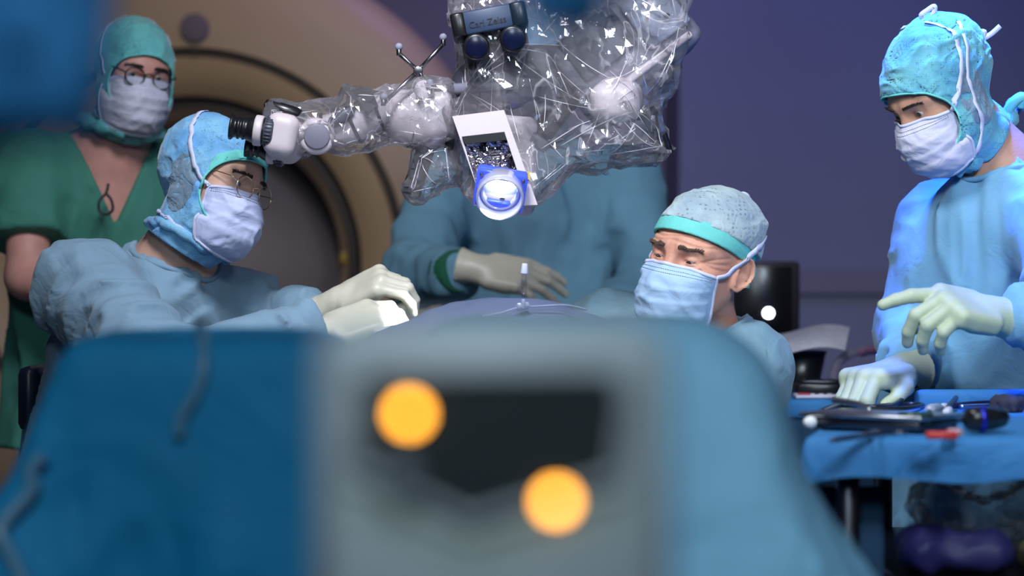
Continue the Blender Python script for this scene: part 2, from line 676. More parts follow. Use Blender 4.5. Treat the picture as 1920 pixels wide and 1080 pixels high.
def snap(pts, fn, off=.002, it=12):
    p = np.asarray(pts, np.float32).copy()
    e = 1e-3
    for _ in range(it):
        d = fn(p)
        g = np.stack([fn(p + np.eye(3, dtype=np.float32)[k] * e) - fn(p - np.eye(3, dtype=np.float32)[k] * e) for k in range(3)], 1) / (2 * e)
        g /= np.linalg.norm(g, axis=1)[:, None] + 1e-9
        p = p - .7 * (d - off)[:, None] * g
    return p.astype(float), g.astype(float)

# ------------------------------------------------------------------ people toolkit
class Head:
    def __init__(s, C, yaw, pitch, roll, scale=1.0):
        s.s = scale
        y, p, r = math.radians(yaw), math.radians(pitch), math.radians(roll)
        s.C = np.asarray(C, float)
        f = V3(math.sin(y) * math.cos(p), -math.cos(y) * math.cos(p), math.sin(p))
        r0 = nrm(np.cross(f, V3(0, 0, 1))); u0 = np.cross(r0, f)
        s.f = f
        s.u = u0 * math.cos(r) + r0 * math.sin(r)
        s.r = r0 * math.cos(r) - u0 * math.sin(r)
        s.R = np.stack([s.r, s.f, s.u])

    def w(s, q):
        return s.C + s.s * (np.asarray(q, float) @ s.R)

    def d(s, q):
        return np.asarray(q, float) @ s.R

    def l(s, p):
        return ((p - s.C.astype(np.float32)) @ s.R.T.astype(np.float32)) / np.float32(s.s)


def cranium(q, inf=0.0):
    a = ell(q, (0, -.012, .035), (.078 + inf, .100 + inf, .092 + inf))
    b = ell(q, (0, .035, -.005), (.066 + inf, .064 + inf, .085 + inf))
    return smin(a, b, .03)


def lowface(q, inf=0.0):
    a = ell(q, (0, .028, -.038), (.061 + inf, .066 + inf, .078 + inf))
    b = cone(q, V3(0, .068, -.096), V3(0, .050, -.096), .020 + inf, .026 + inf)
    c = np.minimum(cone(q, V3(.052, -.005, -.045), V3(.020, .058, -.097), .016 + inf, .018 + inf),
                   cone(q, V3(-.052, -.005, -.045), V3(-.020, .058, -.097), .016 + inf, .018 + inf))
    return smin(smin(a, b, .03), c, .025)


def head_sdf(q, old=0.0, ears=True):
    d = smin(cranium(q), lowface(q), .03)
    ax = np.abs(q[:, 0])
    m = np.stack([ax, q[:, 1], q[:, 2]], 1)      # mirrored
    d = smin(d, cone(m, V3(.012, .090, .026), V3(.050, .068, .026), .008, .008), .016)        # brow
    d = smax(d, -ell(m, V3(.034, .103, .004), V3(.022, .020, .014)), .012)                    # socket
    d = smin(d, ell(m, V3(.044, .060, -.024), V3(.020, .020, .016)), .02)                     # cheekbone
    d = smin(d, cone(q, V3(0, .092, .012), V3(0, .113, -.030), .0075, .0115), .010)           # nose
    d = smin(d, ell(m, V3(.012, .101, -.035), V3(.009, .012, .008)), .006)
    d = smin(d, ell(q, V3(0, .094, -.066), V3(.024, .010, .009)), .008)                       # lips
    d = smax(d, -ell(q, V3(0, .108, -.067), V3(.026, .009, .0016)), .004)
    # eyelids around the eyeball
    e = m - V3(.032, .078, .006).astype(np.float32)
    sh = np.linalg.norm(e, axis=1) - .0140
    ex = np.abs(e[:, 0] + .001)
    kk = 1 - .62 * old
    up = np.maximum(sh, -(e[:, 2] - (.0034 - .0042 * old) + .30 * kk * np.maximum(ex - .002, 0)))
    lo = np.maximum(sh, (e[:, 2] + .0048 - .22 * kk * np.maximum(ex - .003, 0)))
    d = smin(d, np.minimum(up, lo), .003)
    if ears:
        c = m - V3(.077, -.012, -.008).astype(np.float32)
        ey = c[:, 1] + .25 * np.clip(-c[:, 2], 0, 1) * -1 + .15 * c[:, 2]
        rho = np.sqrt((ey / (.0195 - .12 * np.clip(-c[:, 2], 0, .04))) ** 2 + (c[:, 2] / .033) ** 2)
        bw = np.sqrt(((ey - .002) / .0105) ** 2 + ((c[:, 2] + .002) / .015) ** 2)
        hg = .011 + .0045 * np.exp(-((rho - .86) / .10) ** 2) * (c[:, 2] > -.022) - .45 * np.minimum(ey, .012)
        hg = hg - .011 * np.exp(-bw ** 2 * 1.3) - .004 * np.exp(-((rho - .70) / .07) ** 2) * (c[:, 2] > -.014)
        hg = hg + .003 * np.exp(-((ey - .013) ** 2 + (c[:, 2] + .003) ** 2) / .005 ** 2)
        ear = np.maximum(np.maximum((rho - 1) * .018, (c[:, 0] - hg) * .75), -c[:, 0] - .012)
        ear = smax((rho - 1) * .018, np.maximum((c[:, 0] - hg) * .75, np.maximum(hg - .009 - c[:, 0], -.02) * .6), .004)
        d = smin(d, ear, .006)
    if old:
        for k, z in enumerate((.034, .043, .052)):
            d = d - old * -.0022 * np.exp(-((q[:, 2] - z - .003 * np.cos(q[:, 0] * 70 + k)) / .0022) ** 2) * (q[:, 1] > .05)
        for k in range(3):                       # crow's feet, under-eye fold
            d = d + old * .0018 * np.exp(-((m[:, 2] - .006 - (m[:, 0] - .05) * (.5 - .5 * k)) / .0018) ** 2) * np.clip((m[:, 0] - .048) / .006, 0, 1) * (m[:, 1] > .02)
        d = d + old * .0030 * np.exp(-((np.linalg.norm((m - V3(.034, .08, .002)) * V3(1, .5, 1.25), axis=1) - .022) / .0022) ** 2) * (m[:, 2] < -.006) * (m[:, 1] > .05)
        d = d + old * .0020 * np.exp(-((m[:, 0] - .006) / .0016) ** 2) * np.exp(-((m[:, 2] - .026) / .010) ** 2) * (m[:, 1] > .06)
    return d


def hood_base(q, inf=.0095, wr=.0035, seed=0, seam=True):
    d = smin(cranium(q, inf), lowface(q, inf), .04)
    d = smin(d, cone(q, V3(0, .012, -.070), V3(0, -.03, -.125), .060 + inf, .064 + inf), .05)
    # baggy crown at the back
    d = smin(d, ell(q, V3(0, -.055, .055), V3(.070 + inf, .065 + inf, .070 + inf)), .05)
    qq = q * np.array([16, 16, 22], np.float32)
    qq = qq + .8 * np.stack([vn(q * 18, seed + 9), vn(q * 18, seed + 10), vn(q * 18, seed + 11)], 1)
    d = d - wr * (ridge(qq, seed) - .3) - wr * .5 * (ridge(qq * 2.3, seed + 1) - .4)
    return d


OPEN_C, OPEN_R = V3(0, .128, -.020), V3(.125, .092, .082)


def opening(q):
    return ell(q, OPEN_C, OPEN_R)


SKIN = lambda n, c, v=.10: mat(n, c, rough=.48, spec=.4, var=v, vscale=22, bump=.25, bscale=220, sss=.25)


def build_eyes(H, root, look=(0, 0), iris=(.05, .035, .025), lens_dir=None):
    ew = mat('eye_white', (.52, .48, .46), rough=.15, var=.03, spec=.6)
    ei = mat('eye_iris_' + str(iris), iris, rough=.1, var=.2, spec=.8)
    ep = mat('eye_pupil', (.004, .004, .004), rough=.05, var=0, spec=.8)
    g = nrm(V3(math.sin(math.radians(look[0])), math.cos(math.radians(look[0])), math.sin(math.radians(look[1]))))
    for s in (-1, 1):
        v, f = uvs((0, 0, 0), .0125, 24, 20)
        c = np.array([v[list(q)].mean(0) for q in f]); c /= np.linalg.norm(c, axis=1)[:, None]
        # pole towards gaze: rotate so +Z -> gaze
        d, u, w = frame_of(g)
        Rz = np.stack([u, w, d])
        dz = c[:, 2]
        idx = np.where(dz > math.cos(math.radians(12)), 2, np.where(dz > math.cos(math.radians(28)), 1, 0))
        v = v @ Rz + V3(s * .032, .078, .006)
        obj('eyeball', H.w(v), f, None, root, mats=[ew, ei, ep], midx=idx)


def build_brows(H, root, m, fn, th=.0026, hairs=70):
    for s in (-1, 1):
        pts = np.array([(s * .015, .11, .0275), (s * .023, .11, .0285), (s * .034, .105, .0295), (s * .045, .09, .0275), (s * .052, .08, .0235)])
        p, n = snap(spline(pts, 20), fn, .0005)
        r = th * np.sin(np.linspace(.5, 2.9, len(p)))
        mb = MB().add(tube(H.w(p), r, 8))
        rg = random.Random(4)
        for i in range(hairs):
            k = rg.randrange(1, len(p) - 1); b = p[k] + np.array([rg.uniform(-.001, .001), 0, rg.uniform(-.0024, .0024)])
            t = b + n[k] * .003 + np.array([s * .005, 0, .002 + rg.uniform(-.001, .002)])
            mb.add(tube(H.w(np.stack([b, (b + t) / 2 + n[k] * .001, t])), [.0006, .0005, .0002], 4))
        obj('eyebrow', *mb.out(), m, root)


def mask_surface(u, v, seed, width=1.0, wr=1.0, drop=0.0, fwd=0.0):
    """u in -1..1 across, v 0..1 top to bottom; head-local"""
    vs = np.array([0, .12, .3, .5, .72, .9, 1])
    yc = np.interp(v, vs, [.106, .124, .131, .130, .124, .104, .084])
    zc = np.interp(v, vs, [.004, -.012, -.035, -.062, -.094, -.120, -.130]) - drop
    xs = np.interp(v, vs, [.073, .074, .075, .075, .073, .068, .062]) * width
    ys = np.interp(v, vs, [.036, .034, .032, .030, .028, .030, .032]) + fwd
    zs = np.interp(v, vs, [-.008, -.016, -.030, -.052, -.078, -.102, -.112]) - drop
    s = np.abs(u); th = s * np.pi / 2
    x = np.sign(u) * xs * np.sin(th) ** .95
    b = np.cos(th) ** .85
    y = ys + (yc - ys) * b
    z = zs + (zc - zs) * b
    pinch = np.exp(-((s - .42) / .20) ** 2) * np.clip(1 - v * 5, 0, 1)
    y = y - .009 * pinch
    # nose ridge on the upper half, pleats and creases
    y = y + .004 * np.exp(-(s / .13) ** 2) * np.clip(1 - v * 2.2, 0, 1)
    q = np.stack([u * 2.6 + v * 1.5, v * 5 - s * 2.4, np.full_like(u, seed * 3.3)], -1)
    qq = q + .5 * np.stack([vn(q * 1.3, seed), vn(q * 1.3, seed + 1), vn(q, seed + 2)], -1)
    edge = np.clip(v * 6, 0, 1) * np.clip((1 - v) * 7, .15, 1) * np.clip((1 - s) * 5, .2, 1)
    w = wr * (.0052 * (ridge(qq * .75, seed) - .35) + .0016 * ridge(qq * 1.7, seed + 4)) * edge
    # three horizontal pleats folding downward
    pl = 0
    for c in (.30, .47, .64):
        pl = pl + .0024 * (1 / (1 + np.exp(-(v - c) * 90))) * np.exp(-np.clip(v - c, 0, 1) * 7)
    w = w + pl * (s < .93)
    d = nrm_rows(np.stack([x * .9, y - .01, (z + .06) * .5], -1))
    return np.stack([x, y, z], -1) + d * w[:, None]


def nrm_rows(a):
    return a / (np.linalg.norm(a, axis=1)[:, None] + 1e-9)


def build_mask(H, root, m, mtrim, seed, capfn, ties=True, wr=1.0, drop=0.0, upper=None, lower=None, width=1.0, push=None, fwd=0.0):
    nu, nv = 61, 49
    U, Vv = np.meshgrid(np.linspace(-1, 1, nu), np.linspace(0, 1, nv))
    p = mask_surface(U.ravel(), Vv.ravel(), seed, width, wr, drop, fwd)
    f = []
    for j in range(nv - 1):
        for i in range(nu - 1):
            a = j * nu + i
            f.append((a, a + nu, a + nu + 1, a + 1))
    # keep the cloth outside the face and the hood edge
    if push is not None:
        q = p.astype(np.float32)
        for _ in range(6):
            dd = push(q)
            e = 1e-3
            gr = np.stack([push(q + np.eye(3, dtype=np.float32)[k] * e) - push(q - np.eye(3, dtype=np.float32)[k] * e) for k in range(3)], 1)
            gr /= np.linalg.norm(gr, axis=1)[:, None] + 1e-9
            q = q + np.clip(.0034 - dd, 0, .01)[:, None] * gr
        dl = (q - p).reshape(nv, nu, 3)
        for _ in range(3):
            dl[1:-1] = np.where(np.linalg.norm(dl[1:-1], axis=2)[..., None] > 1e-4, dl[1:-1], (dl[:-2] + dl[2:]) / 2)
        for _ in range(4):
            e_ = np.pad(dl, ((1, 1), (1, 1), (0, 0)), mode='edge')
            dl = (e_[:-2, 1:-1] + e_[2:, 1:-1] + e_[1:-1, :-2] + e_[1:-1, 2:] + 2 * dl) / 6
        p = p + dl.reshape(-1, 3)
    # thickness: inner copy
    inner = p - nrm_rows(p - V3(0, -.02, -.06)) * .0014
    n = len(p)
    F = f + [tuple(n + k for k in reversed(q)) for q in f]
    rim = [i for i in range(nu)] + [j * nu + nu - 1 for j in range(1, nv)] + [(nv - 1) * nu + i for i in range(nu - 2, -1, -1)] + [j * nu for j in range(nv - 2, 0, -1)]
    for i in range(len(rim)):
        a, b = rim[i], rim[(i + 1) % len(rim)]
        F.append((a, b, n + b, n + a))
    mk = obj('mask', H.w(np.concatenate([p, inner])), F, m, root)
    g = p.reshape(nv, nu, 3)
    out = lambda a: a + nrm_rows(a - V3(0, -.02, -.06)) * .001
    for nm, line in (('binding', g[0]), ('binding', g[:, 0]), ('binding', g[:, -1]), ('binding', g[-1])):
        q = out(line)
        obj(nm, H.w(ribbon(q, nrm_rows(q - V3(0, -.02, -.06)), .006, .0009)[0]), ribbon(q, nrm_rows(q), .006)[1], mtrim, mk)
    # stitched seam: dashes just below the top edge
    st = MB()
    sm = mat('mask_stitch', (.25, .27, .36), rough=.8, var=.1)
    for row in (3, 5):
        for i in range(2, nu - 2):
            q = out(np.stack([g[row, i], g[row, i] * .4 + g[row, i + 1] * .6])) 
            st.add(ribbon(H.w(q), H.d(nrm_rows(q - V3(0, -.02, -.06))), .0009, .0003))
    obj('stitching', *st.out(), sm, mk)
    if upper is None:
        upper = [(.073, .036, -.008), (.082, .0, .035), (.065, -.035, .095), (.02, -.055, .13)]
    if lower is None:
        lower = [(.062, .032, -.112), (.07, -.01, -.095), (.06, -.06, -.085), (.0, -.09, -.08)]
    for path, wdt in ((upper, .010), (lower, .008)):
        for s in (-1, 1):
            q = spline(np.array(path) * V3(s, 1, 1), 26)
            cr = g[0 if path is upper else -1, -1 if s > 0 else 0]
            q = q - (q[0] - cr) * np.exp(-np.arange(len(q)) / 5.)[:, None]
            q2, n2 = snap(q, capfn, .0030)
            w_ = np.clip(np.linalg.norm(q2 - cr, axis=1) / .02, 0, 1)[:, None]
            q2 = q2 * w_ + q * (1 - w_)
            obj('tie', H.w(ribbon(q2, n2, wdt, .0006)[0]), ribbon(q2, n2, wdt)[1], mtrim, mk)
    return mk


def build_glasses(H, root, mf, mg, r=.0235, thick=.0011, yy=.108, zz=.0, shape=1.0):
    gl = MB()
    pa = np.linspace(0, 2 * np.pi, 40, endpoint=False)
    lenses = []
    for s in (-1, 1):
        c = V3(s * .034, yy, zz)
        tilt = V3(s * .12, 1, .10)
        d, u, w = frame_of(tilt)
        ring = c + np.outer(np.cos(pa) * r * 1.04, u) + np.outer(np.sin(pa) * r * shape, w)
        gl.add(tube(ring, thick, 8, closed=True))
        lenses.append((c, ring, d))
    gl.add(tube(spline([(-.0115, yy + .001, zz + .006), (0, yy + .005, zz + .010), (.0115, yy + .001, zz + .006)], 12), thick, 8))
    for s in (-1, 1):
        gl.add(tube(spline([(s * .0575, yy - .004, zz + .006), (s * .070, yy - .012, zz + .010), (s * .079, .05, zz + .014), (s * .081, -.01, zz + .016)], 20), thick, 8))
        gl.add(tube(spline([(s * .0125, yy - .001, zz - .002), (s * .010, yy - .010, zz - .008)], 6), thick * .7, 6))
        gl.add(uvs((s * .0105, yy - .012, zz - .009), (.002, .003, .005), 8, 6))
    v, f = gl.out()
    g = obj('glasses', H.w(v), f, mf, root)
    for c, ring, d in lenses:
        n = len(ring)
        v = np.concatenate([ring * .985 + c * .015, [c + d * .002]])
        obj('lens', H.w(v), [(i, (i + 1) % n, n) for i in range(n)], mg, g)
    return g


def body_mesh(H, root, m, N, chest, old=0, extra=None, h=.0036, ears=True, lo=None, hi=None):
    """head, neck and upper trunk (and bare arms when given) as one surface"""
    base = H.w((0, -.028, -.07))
    N = np.asarray(N, float)

    def fn(p):
        d = head_sdf(H.l(p), old, ears) * H.s
        nk = cone(p, base, N, .057 * (.5 + .5 * H.s), .064)
        d = smin(d, nk, .02)
        d = smin(d, cone(p, N + V3(0, 0, -.03), chest, .075, .11), .06)
        if extra is not None:
            d = smin(d, extra(p), .04)
        return d
    if lo is None:
        pts = np.stack([H.C, N, chest])
        lo = pts.min(0) - .15; hi = pts.max(0) + .16
    b = sdf_obj('body', fn, lo, hi, h, m, root, it=1, margin=.008)
    return b, fn


def finger_chain(base, spread, pitch0, curls, lens, side=1):
    pts = [np.array(base, float)]
    a = math.radians(pitch0); sp = math.radians(spread)
    for c, L in zip(curls, lens):
        a += math.radians(c)
        d = V3(math.sin(sp) * math.cos(a), math.cos(sp) * math.cos(a), -math.sin(a))
        pts.append(pts[-1] + d * L)
    return pts


def hand_fn(curls, thumb, thick=1.0, cuff=.075, spreads=(-6, -1, 4, 10), cuffr=.036):
    """right hand: wrist at origin, +Y to the fingers, +Z dorsal, thumb on -X"""
    B = [(-.029, .090, .002), (-.010, .096, .004), (.010, .092, .003), (.028, .083, 0)]
    Ls = [(.045, .026, .021), (.049, .030, .021), (.046, .028, .021), (.036, .022, .019)]
    Rr = [(.0102, .0096, .0087, .0076), (.0105, .0098, .0088, .0077), (.0100, .0094, .0085, .0074), (.0090, .0083, .0076, .0067)]
    fingers = []
    for i in range(4):
        fingers.append((finger_chain(B[i], spreads[i], 0, curls[i], Ls[i]), [r * thick for r in Rr[i]], V3(B[i][0] * .55, .03, 0)))

    def fn(q):
        d = rbox(q, (-.001, .052, 0), np.eye(3), (.041 * thick, .046, .0145 * thick), .0135)
        d = smin(d, cone(q, V3(-.012, .0, -.002), V3(-.026, .045, -.008), .019, .018), .015)
        d = smin(d, cone(q, V3(.016, .0, -.002), V3(.026, .055, -.006), .016, .015), .015)
        w = cone(q * np.array([1, 1, 1.25], np.float32), V3(0, -.03, 0), V3(0, .012, 0), .030, .030)
        d = smin(d, w, .015)
        for pts, rr, mc in fingers:
            c = cone(q, mc, pts[0], .011, rr[0] * 1.08)
            d = smin(d, c, .010)
        for pts, rr, mc in fingers:
            k = cone(q, pts[0], pts[1], rr[0], rr[1])
            k = smin(k, cone(q, pts[1], pts[2], rr[1], rr[2]), .003)
            k = smin(k, cone(q, pts[2], pts[3], rr[2], rr[3]), .003)
            d = smin(d, k, .0035)
        t = [np.array(a, float) for a in thumb]
        k = smin(cone(q, t[0], t[1], .0175, .0130), cone(q, t[1], t[2], .0130, .0112), .004)
        k = smin(k, cone(q, t[2], t[3], .0112, .0088), .003)
        d = smin(d, k, .010)
        # glove gauntlet with wrist wrinkles
        g = cone(q * np.array([1, 1, 1.1], np.float32), V3(0, -cuff, 0), V3(0, -.005, 0), cuffr, .031)
        g = np.maximum(g, -(q[:, 1] + cuff - .004))
        wr = ridge(np.stack([q[:, 1] * 60, q[:, 0] * 16, q[:, 2] * 16], 1), 5)
        d = smin(d, g - .0012 * wr, .008)
        rim = np.sqrt((np.linalg.norm(q[:, [0, 2]] * np.array([1, 1.1], np.float32), axis=1) - cuffr) ** 2 + (q[:, 1] + cuff - .004) ** 2) - .0022
        return np.minimum(d, rim)
    return fn


THUMB_REST = [(-.026, .022, -.008), (-.048, .055, -.016), (-.056, .085, -.022), (-.054, .110, -.026)]


def build_glove(root, m, wrist, fwd, dors, curls, thumb=THUMB_REST, left=False, scale=1.0, thick=1.05, h=.0024, cuff=.075, name='glove', spreads=(-6, -1, 4, 10), label=None, cuffr=.036):
    fn = hand_fn(curls, thumb, thick, cuff, spreads, cuffr)
    v, F = mesh_sdf(fn, (-.11, -cuff - .03, -.13), (.08, .24, .06), h, .006)
    v = relax(v, F, 1)
    Y = nrm(fwd); Z = nrm(np.asarray(dors, float) - Y * np.dot(dors, Y)); X = np.cross(Y, Z)
    if left:
        v = v * V3(-1, 1, 1); F = F[:, ::-1]
    wv = np.asarray(wrist, float) + scale * v @ np.stack([X, Y, Z])
    return obj(name, wv, F, m, root, label=label)


def glass_noise(p, S, seed, amp, warp=.6, crease=0):
    q = p * np.asarray(S, np.float32)
    w1 = vn(q * .7, seed + 5)
    w2 = vn(q * .7, seed + 6)
    q = q + warp * np.stack([w1, w2, w1 - w2], 1)
    if crease:
        n = vn(q * 1.25, seed + 20)
        return amp * (ridge(q, seed) - .4) + amp * .45 * (ridge(q * 2.1, seed + 1) - .4) + amp * crease * np.exp(-(n / .20) ** 2) * np.clip(.5 + w1 * 1.5, 0, 1)
    return amp * (ridge(q, seed) - .4) + amp * .5 * (ridge(q * 2.1, seed + 1) - .4) + amp * .22 * (ridge(q * 4.3, seed + 2) - .4)


def gown_fn(N, SL, SR, EL, ER, WL, WR, pelvis, hem, yaw, seated=None, ra=.075, rs=.050, width=.19, depth=.125, seed=0, amp=.008, neck_r=.075, Hb=None, short=False, cuffamp=.009, flare=.10):
    N, SL, SR, EL, ER, WL, WR, pelvis, hem = [np.asarray(a, float) for a in (N, SL, SR, EL, ER, WL, WR, pelvis, hem)]
    y = math.radians(yaw)
    fx = V3(math.sin(y), -math.cos(y), 0)      # body front
    up = nrm(N - pelvis)
    rx = nrm(np.cross(fx, up)); fx = np.cross(up, rx)
    A = np.stack([rx, fx, up]).astype(np.float32)
    S = np.array([1, width / depth, 1], np.float32)
    chest = (SL + SR) / 2 * .55 + N * .45 - up * .14
    belly = chest * .45 + pelvis * .55

    def tr(p, o):
        return ((p - np.asarray(o, np.float32)) @ A.T) * S

    cb = tr(belly[None].astype(np.float32), chest)[0]
    cp = tr(pelvis[None].astype(np.float32), chest)[0]
    ch = tr(hem[None].astype(np.float32), chest)[0]

    def fn(p):
        q = tr(p, chest)
        d = smin(cone(q, V3(0, 0, 0), cb, width, width * .97), cone(q, cb, cp, width * .97, width * 1.02), .05)
        if seated is None:
            d = smin(d, cone(q, cp, ch, width * 1.02, width * 1.02 + flare), .06)
        d = d * .8
        d = smin(d, cone(p, SR, SL, .072, .072), .05)
        d = smin(d, cone(p, N - up * .02, (SL + SR) / 2, .082, .09), .05)
        fold = glass_noise(p @ A.T, (13, 11, 5), seed, amp, .7, 1.0)
        d = d - fold
        for (s, e, w_, sd) in ((SL, EL, WL, 1), (SR, ER, WR, 2)):
            a = sleeve(p, s, e, ra, ra * .86, amp * 1.1, seed + 10 * sd, 18, 8)
            d = smin(d, a, .045)
            if not short:
                b = sleeve(p, e, w_, ra * .86, rs, cuffamp, seed + 10 * sd + 4, 26, 10)
                d = smin(d, b, .03)
        if seated is not None:
            for (hp, kn) in seated:
                d = smin(d, cone(p, hp, kn, .105, .085) - glass_noise(p, (9, 9, 9), seed + 30, amp), .05)
                d = smin(d, cone(p, kn, np.asarray(kn) + V3(0, 0, -.22), .085, .10) - glass_noise(p, (9, 9, 3), seed + 31, amp), .05)
        return d
    return fn, A, up, fx, rx


def build_gown(root, m, G, N, headbase, lo, hi, h=.006, name='gown', neck_r=.072, bottom=None, cut=None, label=None):
    N = np.asarray(N, float)
    ax = nrm(np.asarray(headbase, float) - N)

    def fn(p):
        d = G(p)
        d = smax(d, -cone(p, N - ax * .03, N + ax * .3, neck_r, neck_r + .02), .008)
        if cut is not None:
            d = np.maximum(d, cut(p))
        return d
    return sdf_obj(name, fn, lo, hi, h, m, root, it=1, label=label, margin=.036), fn


def build_collar(root, m, fn_gown, N, ax, r, name='collar', th=.0055, tilt=None):
    d, u, w = frame_of(ax)
    an = np.linspace(0, 2 * np.pi, 64, endpoint=False)
    r = r + .012
    pts = np.asarray(N) + r * (np.outer(np.cos(an), u) + np.outer(np.sin(an), w)) + np.asarray(ax) * .05
    # drop each point along -ax to the gown surface
    p = pts.copy()
    for _ in range(40):
        dd = fn_gown(p.astype(np.float32))
        p = p - np.asarray(ax) * np.clip(dd, -.01, .02)[:, None] * .8
    p = np.where((np.linalg.norm(p - pts, axis=1) > .16)[:, None], pts - np.asarray(ax) * .06, p)
    for _ in range(14):
        p = (np.roll(p, 1, 0) + p * 2 + np.roll(p, -1, 0)) / 4
    return obj(name, *tube(p, th, 8, closed=True), m, root)


def build_legs(root, m_tr, m_sh, hips, knees, feet, facing):
    for hp, kn, ft in zip(hips, knees, feet):
        fn = lambda p: smin(cone(p, hp, kn, .085, .065), cone(p, kn, np.asarray(ft) + V3(0, 0, .09), .065, .055), .03) - glass_noise(p, (8, 8, 5), 3, .004)
        q = np.stack([hp, kn, ft])
        sdf_obj('trouser_leg', fn, q.min(0) - .13, q.max(0) + .12, .014, m_tr, root)
        f = nrm(facing)
        ft = np.asarray(ft, float)

        def sh(p):
            d = cone(p, ft + V3(0, 0, .045) - f * .05, ft + V3(0, 0, .035) + f * .12, .042, .036)
            d = smin(d, cone(p, ft + V3(0, 0, .05), ft + V3(0, 0, .10), .045, .048), .03)
            return np.maximum(d, -(p[:, 2] - .003))
        sdf_obj('shoe', sh, ft + V3(-.2, -.2, -.01), ft + V3(.2, .2, .17), .010, m_sh, root)


def lin(r, g, b):
    c = np.array([r, g, b]) / 255.
    return tuple(np.where(c <= .04045, c / 12.92, ((c + .055) / 1.055) ** 2.4))


# ------------------------------------------------------------------ materials for people
M_GOWN_A = mat('gown_cloth_dusty_blue', lin(122, 152, 174), rough=.8, var=.05, vscale=14, bump=.15, bscale=500, bump2=.35, b2scale=11, sheen=.15)
M_GOWN_B = mat('gown_cloth_slate', lin(112, 146, 162), rough=.8, var=.05, vscale=14, bump=.15, bscale=500, bump2=.35, b2scale=12, sheen=.15)
M_GOWN_C = mat('gown_cloth_sky', lin(110, 162, 194), rough=.8, var=.05, vscale=14, bump=.15, bscale=500, bump2=.15, b2scale=18, sheen=.15)
M_GOWN_E = mat('gown_cloth_teal', lin(98, 142, 164), rough=.85, var=.05, vscale=10, bump2=.3, b2scale=8)
M_SCRUB = mat('scrub_cloth_green', lin(62, 128, 112), rough=.85, var=.06, vscale=10, bump=.15, bscale=400, bump2=.3, b2scale=9)
M_HOODA = cap_mat('hood_cloth_blue', lin(96, 160, 215), lin(130, 190, 225), 330)
M_HOODC = cap_mat('hood_cloth_aqua', lin(74, 150, 186), lin(112, 188, 198), 240)
M_CAPB = cap_mat('cap_cloth_grey', lin(150, 172, 185), lin(178, 196, 200), 125)
M_HOODD = cap_mat('hood_cloth_teal', lin(88, 175, 180), lin(105, 190, 190), 200)
M_NET = cap_mat('hood_net_grey', lin(104, 128, 150), lin(124, 150, 172), 300)
M_TEAL = mat('elastic_band_teal', lin(110, 205, 198), rough=.8, var=.05, vscale=40, bump=.3, bscale=300)
M_MASKA = mat('mask_cloth_lilac', lin(196, 203, 238), rough=.75, var=.03, vscale=30, bump=.12, bscale=600, bump2=.2, b2scale=22)
M_MASKB = mat('mask_cloth_blue', lin(170, 200, 232), rough=.75, var=.03, vscale=30, bump=.12, bscale=600, bump2=.2, b2scale=22)
M_MASKC = mat('mask_cloth_white', lin(208, 206, 226), rough=.75, var=.03, vscale=30, bump=.12, bscale=600, bump2=.2, b2scale=22)
M_TIE = mat('mask_tie_pale', lin(205, 208, 235), rough=.8, var=.04, vscale=60, bump=.2, bscale=500)
M_GLOVE = mat('latex_glove', lin(176, 188, 162), rough=.5, var=.05, vscale=20, bump=.25, bscale=260, spec=.4)
M_GLOVE2 = mat('latex_glove_warm', lin(205, 200, 182), rough=.4, var=.05, vscale=20, bump=.25, bscale=200, spec=.5)
M_SKINA = SKIN('skin_light', (.62, .36, .27))
M_SKINB = SKIN('skin_ruddy', (.68, .335, .235), .18)
M_SKINC = SKIN('skin_tan', (.52, .28, .19))
M_SKIND = SKIN('skin_pink', (.60, .30, .25))
M_DARKHAIR = mat('dark_brown_hair', (.03, .018, .012), rough=.6)
M_GREYHAIR = mat('grey_brown_hair', (.15, .095, .07), rough=.7)
M_GOLD = mat('gold_wire', (.75, .55, .35), rough=.25, metal=1)
M_BLACKFRAME = mat('black_acetate', (.012, .011, .012), rough=.25)
M_LENS = glass_mat('spectacle_glass', (.96, .97, .97))
M_TROUSER = mat('trouser_green', lin(40, 92, 80), rough=.9, bump2=.2)
M_SHOE = mat('shoe_white', (.55, .56, .55), rough=.5)
M_CUFF = mat('knitted_cuff_green', lin(20, 88, 62), rough=.9, bump=.5, bscale=300)


def bounds(*pts, pad=.16):
    q = np.stack([np.asarray(p, float) for p in pts])
    return q.min(0) - pad, q.max(0) + pad


# ================================================================== A: seated surgeon, left
HA = Head(P(400, 349, 4.05), 57, -9, -17, .90)
NA = P(322, 500, 4.10)
pelA = P(225, 960, 4.25)
rootA = thing('person', 'person seated at left in a blue gown, blue hood, lilac mask and thin gold spectacles', 'person', (pelA[0], pelA[1], 0))
chestA = P(265, 640, 4.16)
bodyA, fnA = body_mesh(HA, rootA, M_SKINA, NA, chestA, ears=False)
build_eyes(HA, rootA, look=(-14, 4), iris=(.16, .20, .20))
build_brows(HA, rootA, M_DARKHAIR, lambda q: head_sdf(q))
SRA, SLA = P(160, 545, 3.97), P(452, 592, 4.22)
ERA, ELA = P(318, 712, 3.74), P(430, 690, 4.28)
WRA, WLA = P(560, 625, 3.86), P(560, 592, 4.12)
kneesA = [(pelA + V3(.10, .10, -.02), P(430, 960, 4.35)), (pelA + V3(.04, -.10, -.02), P(420, 970, 4.05))]
GA, AA, upA, fxA, rxA = gown_fn(NA, SLA, SRA, ELA, ERA, WLA, WRA, pelA, pelA + V3(0, 0, -.2), 38, seated=kneesA, ra=.080, rs=.052, width=.185, depth=.135, seed=3, amp=.012)
lo, hi = bounds(NA, SLA, SRA, ELA, ERA, WLA, WRA, pelA, kneesA[0][1], kneesA[1][1], P(430, 1200, 4.2), pad=.19)
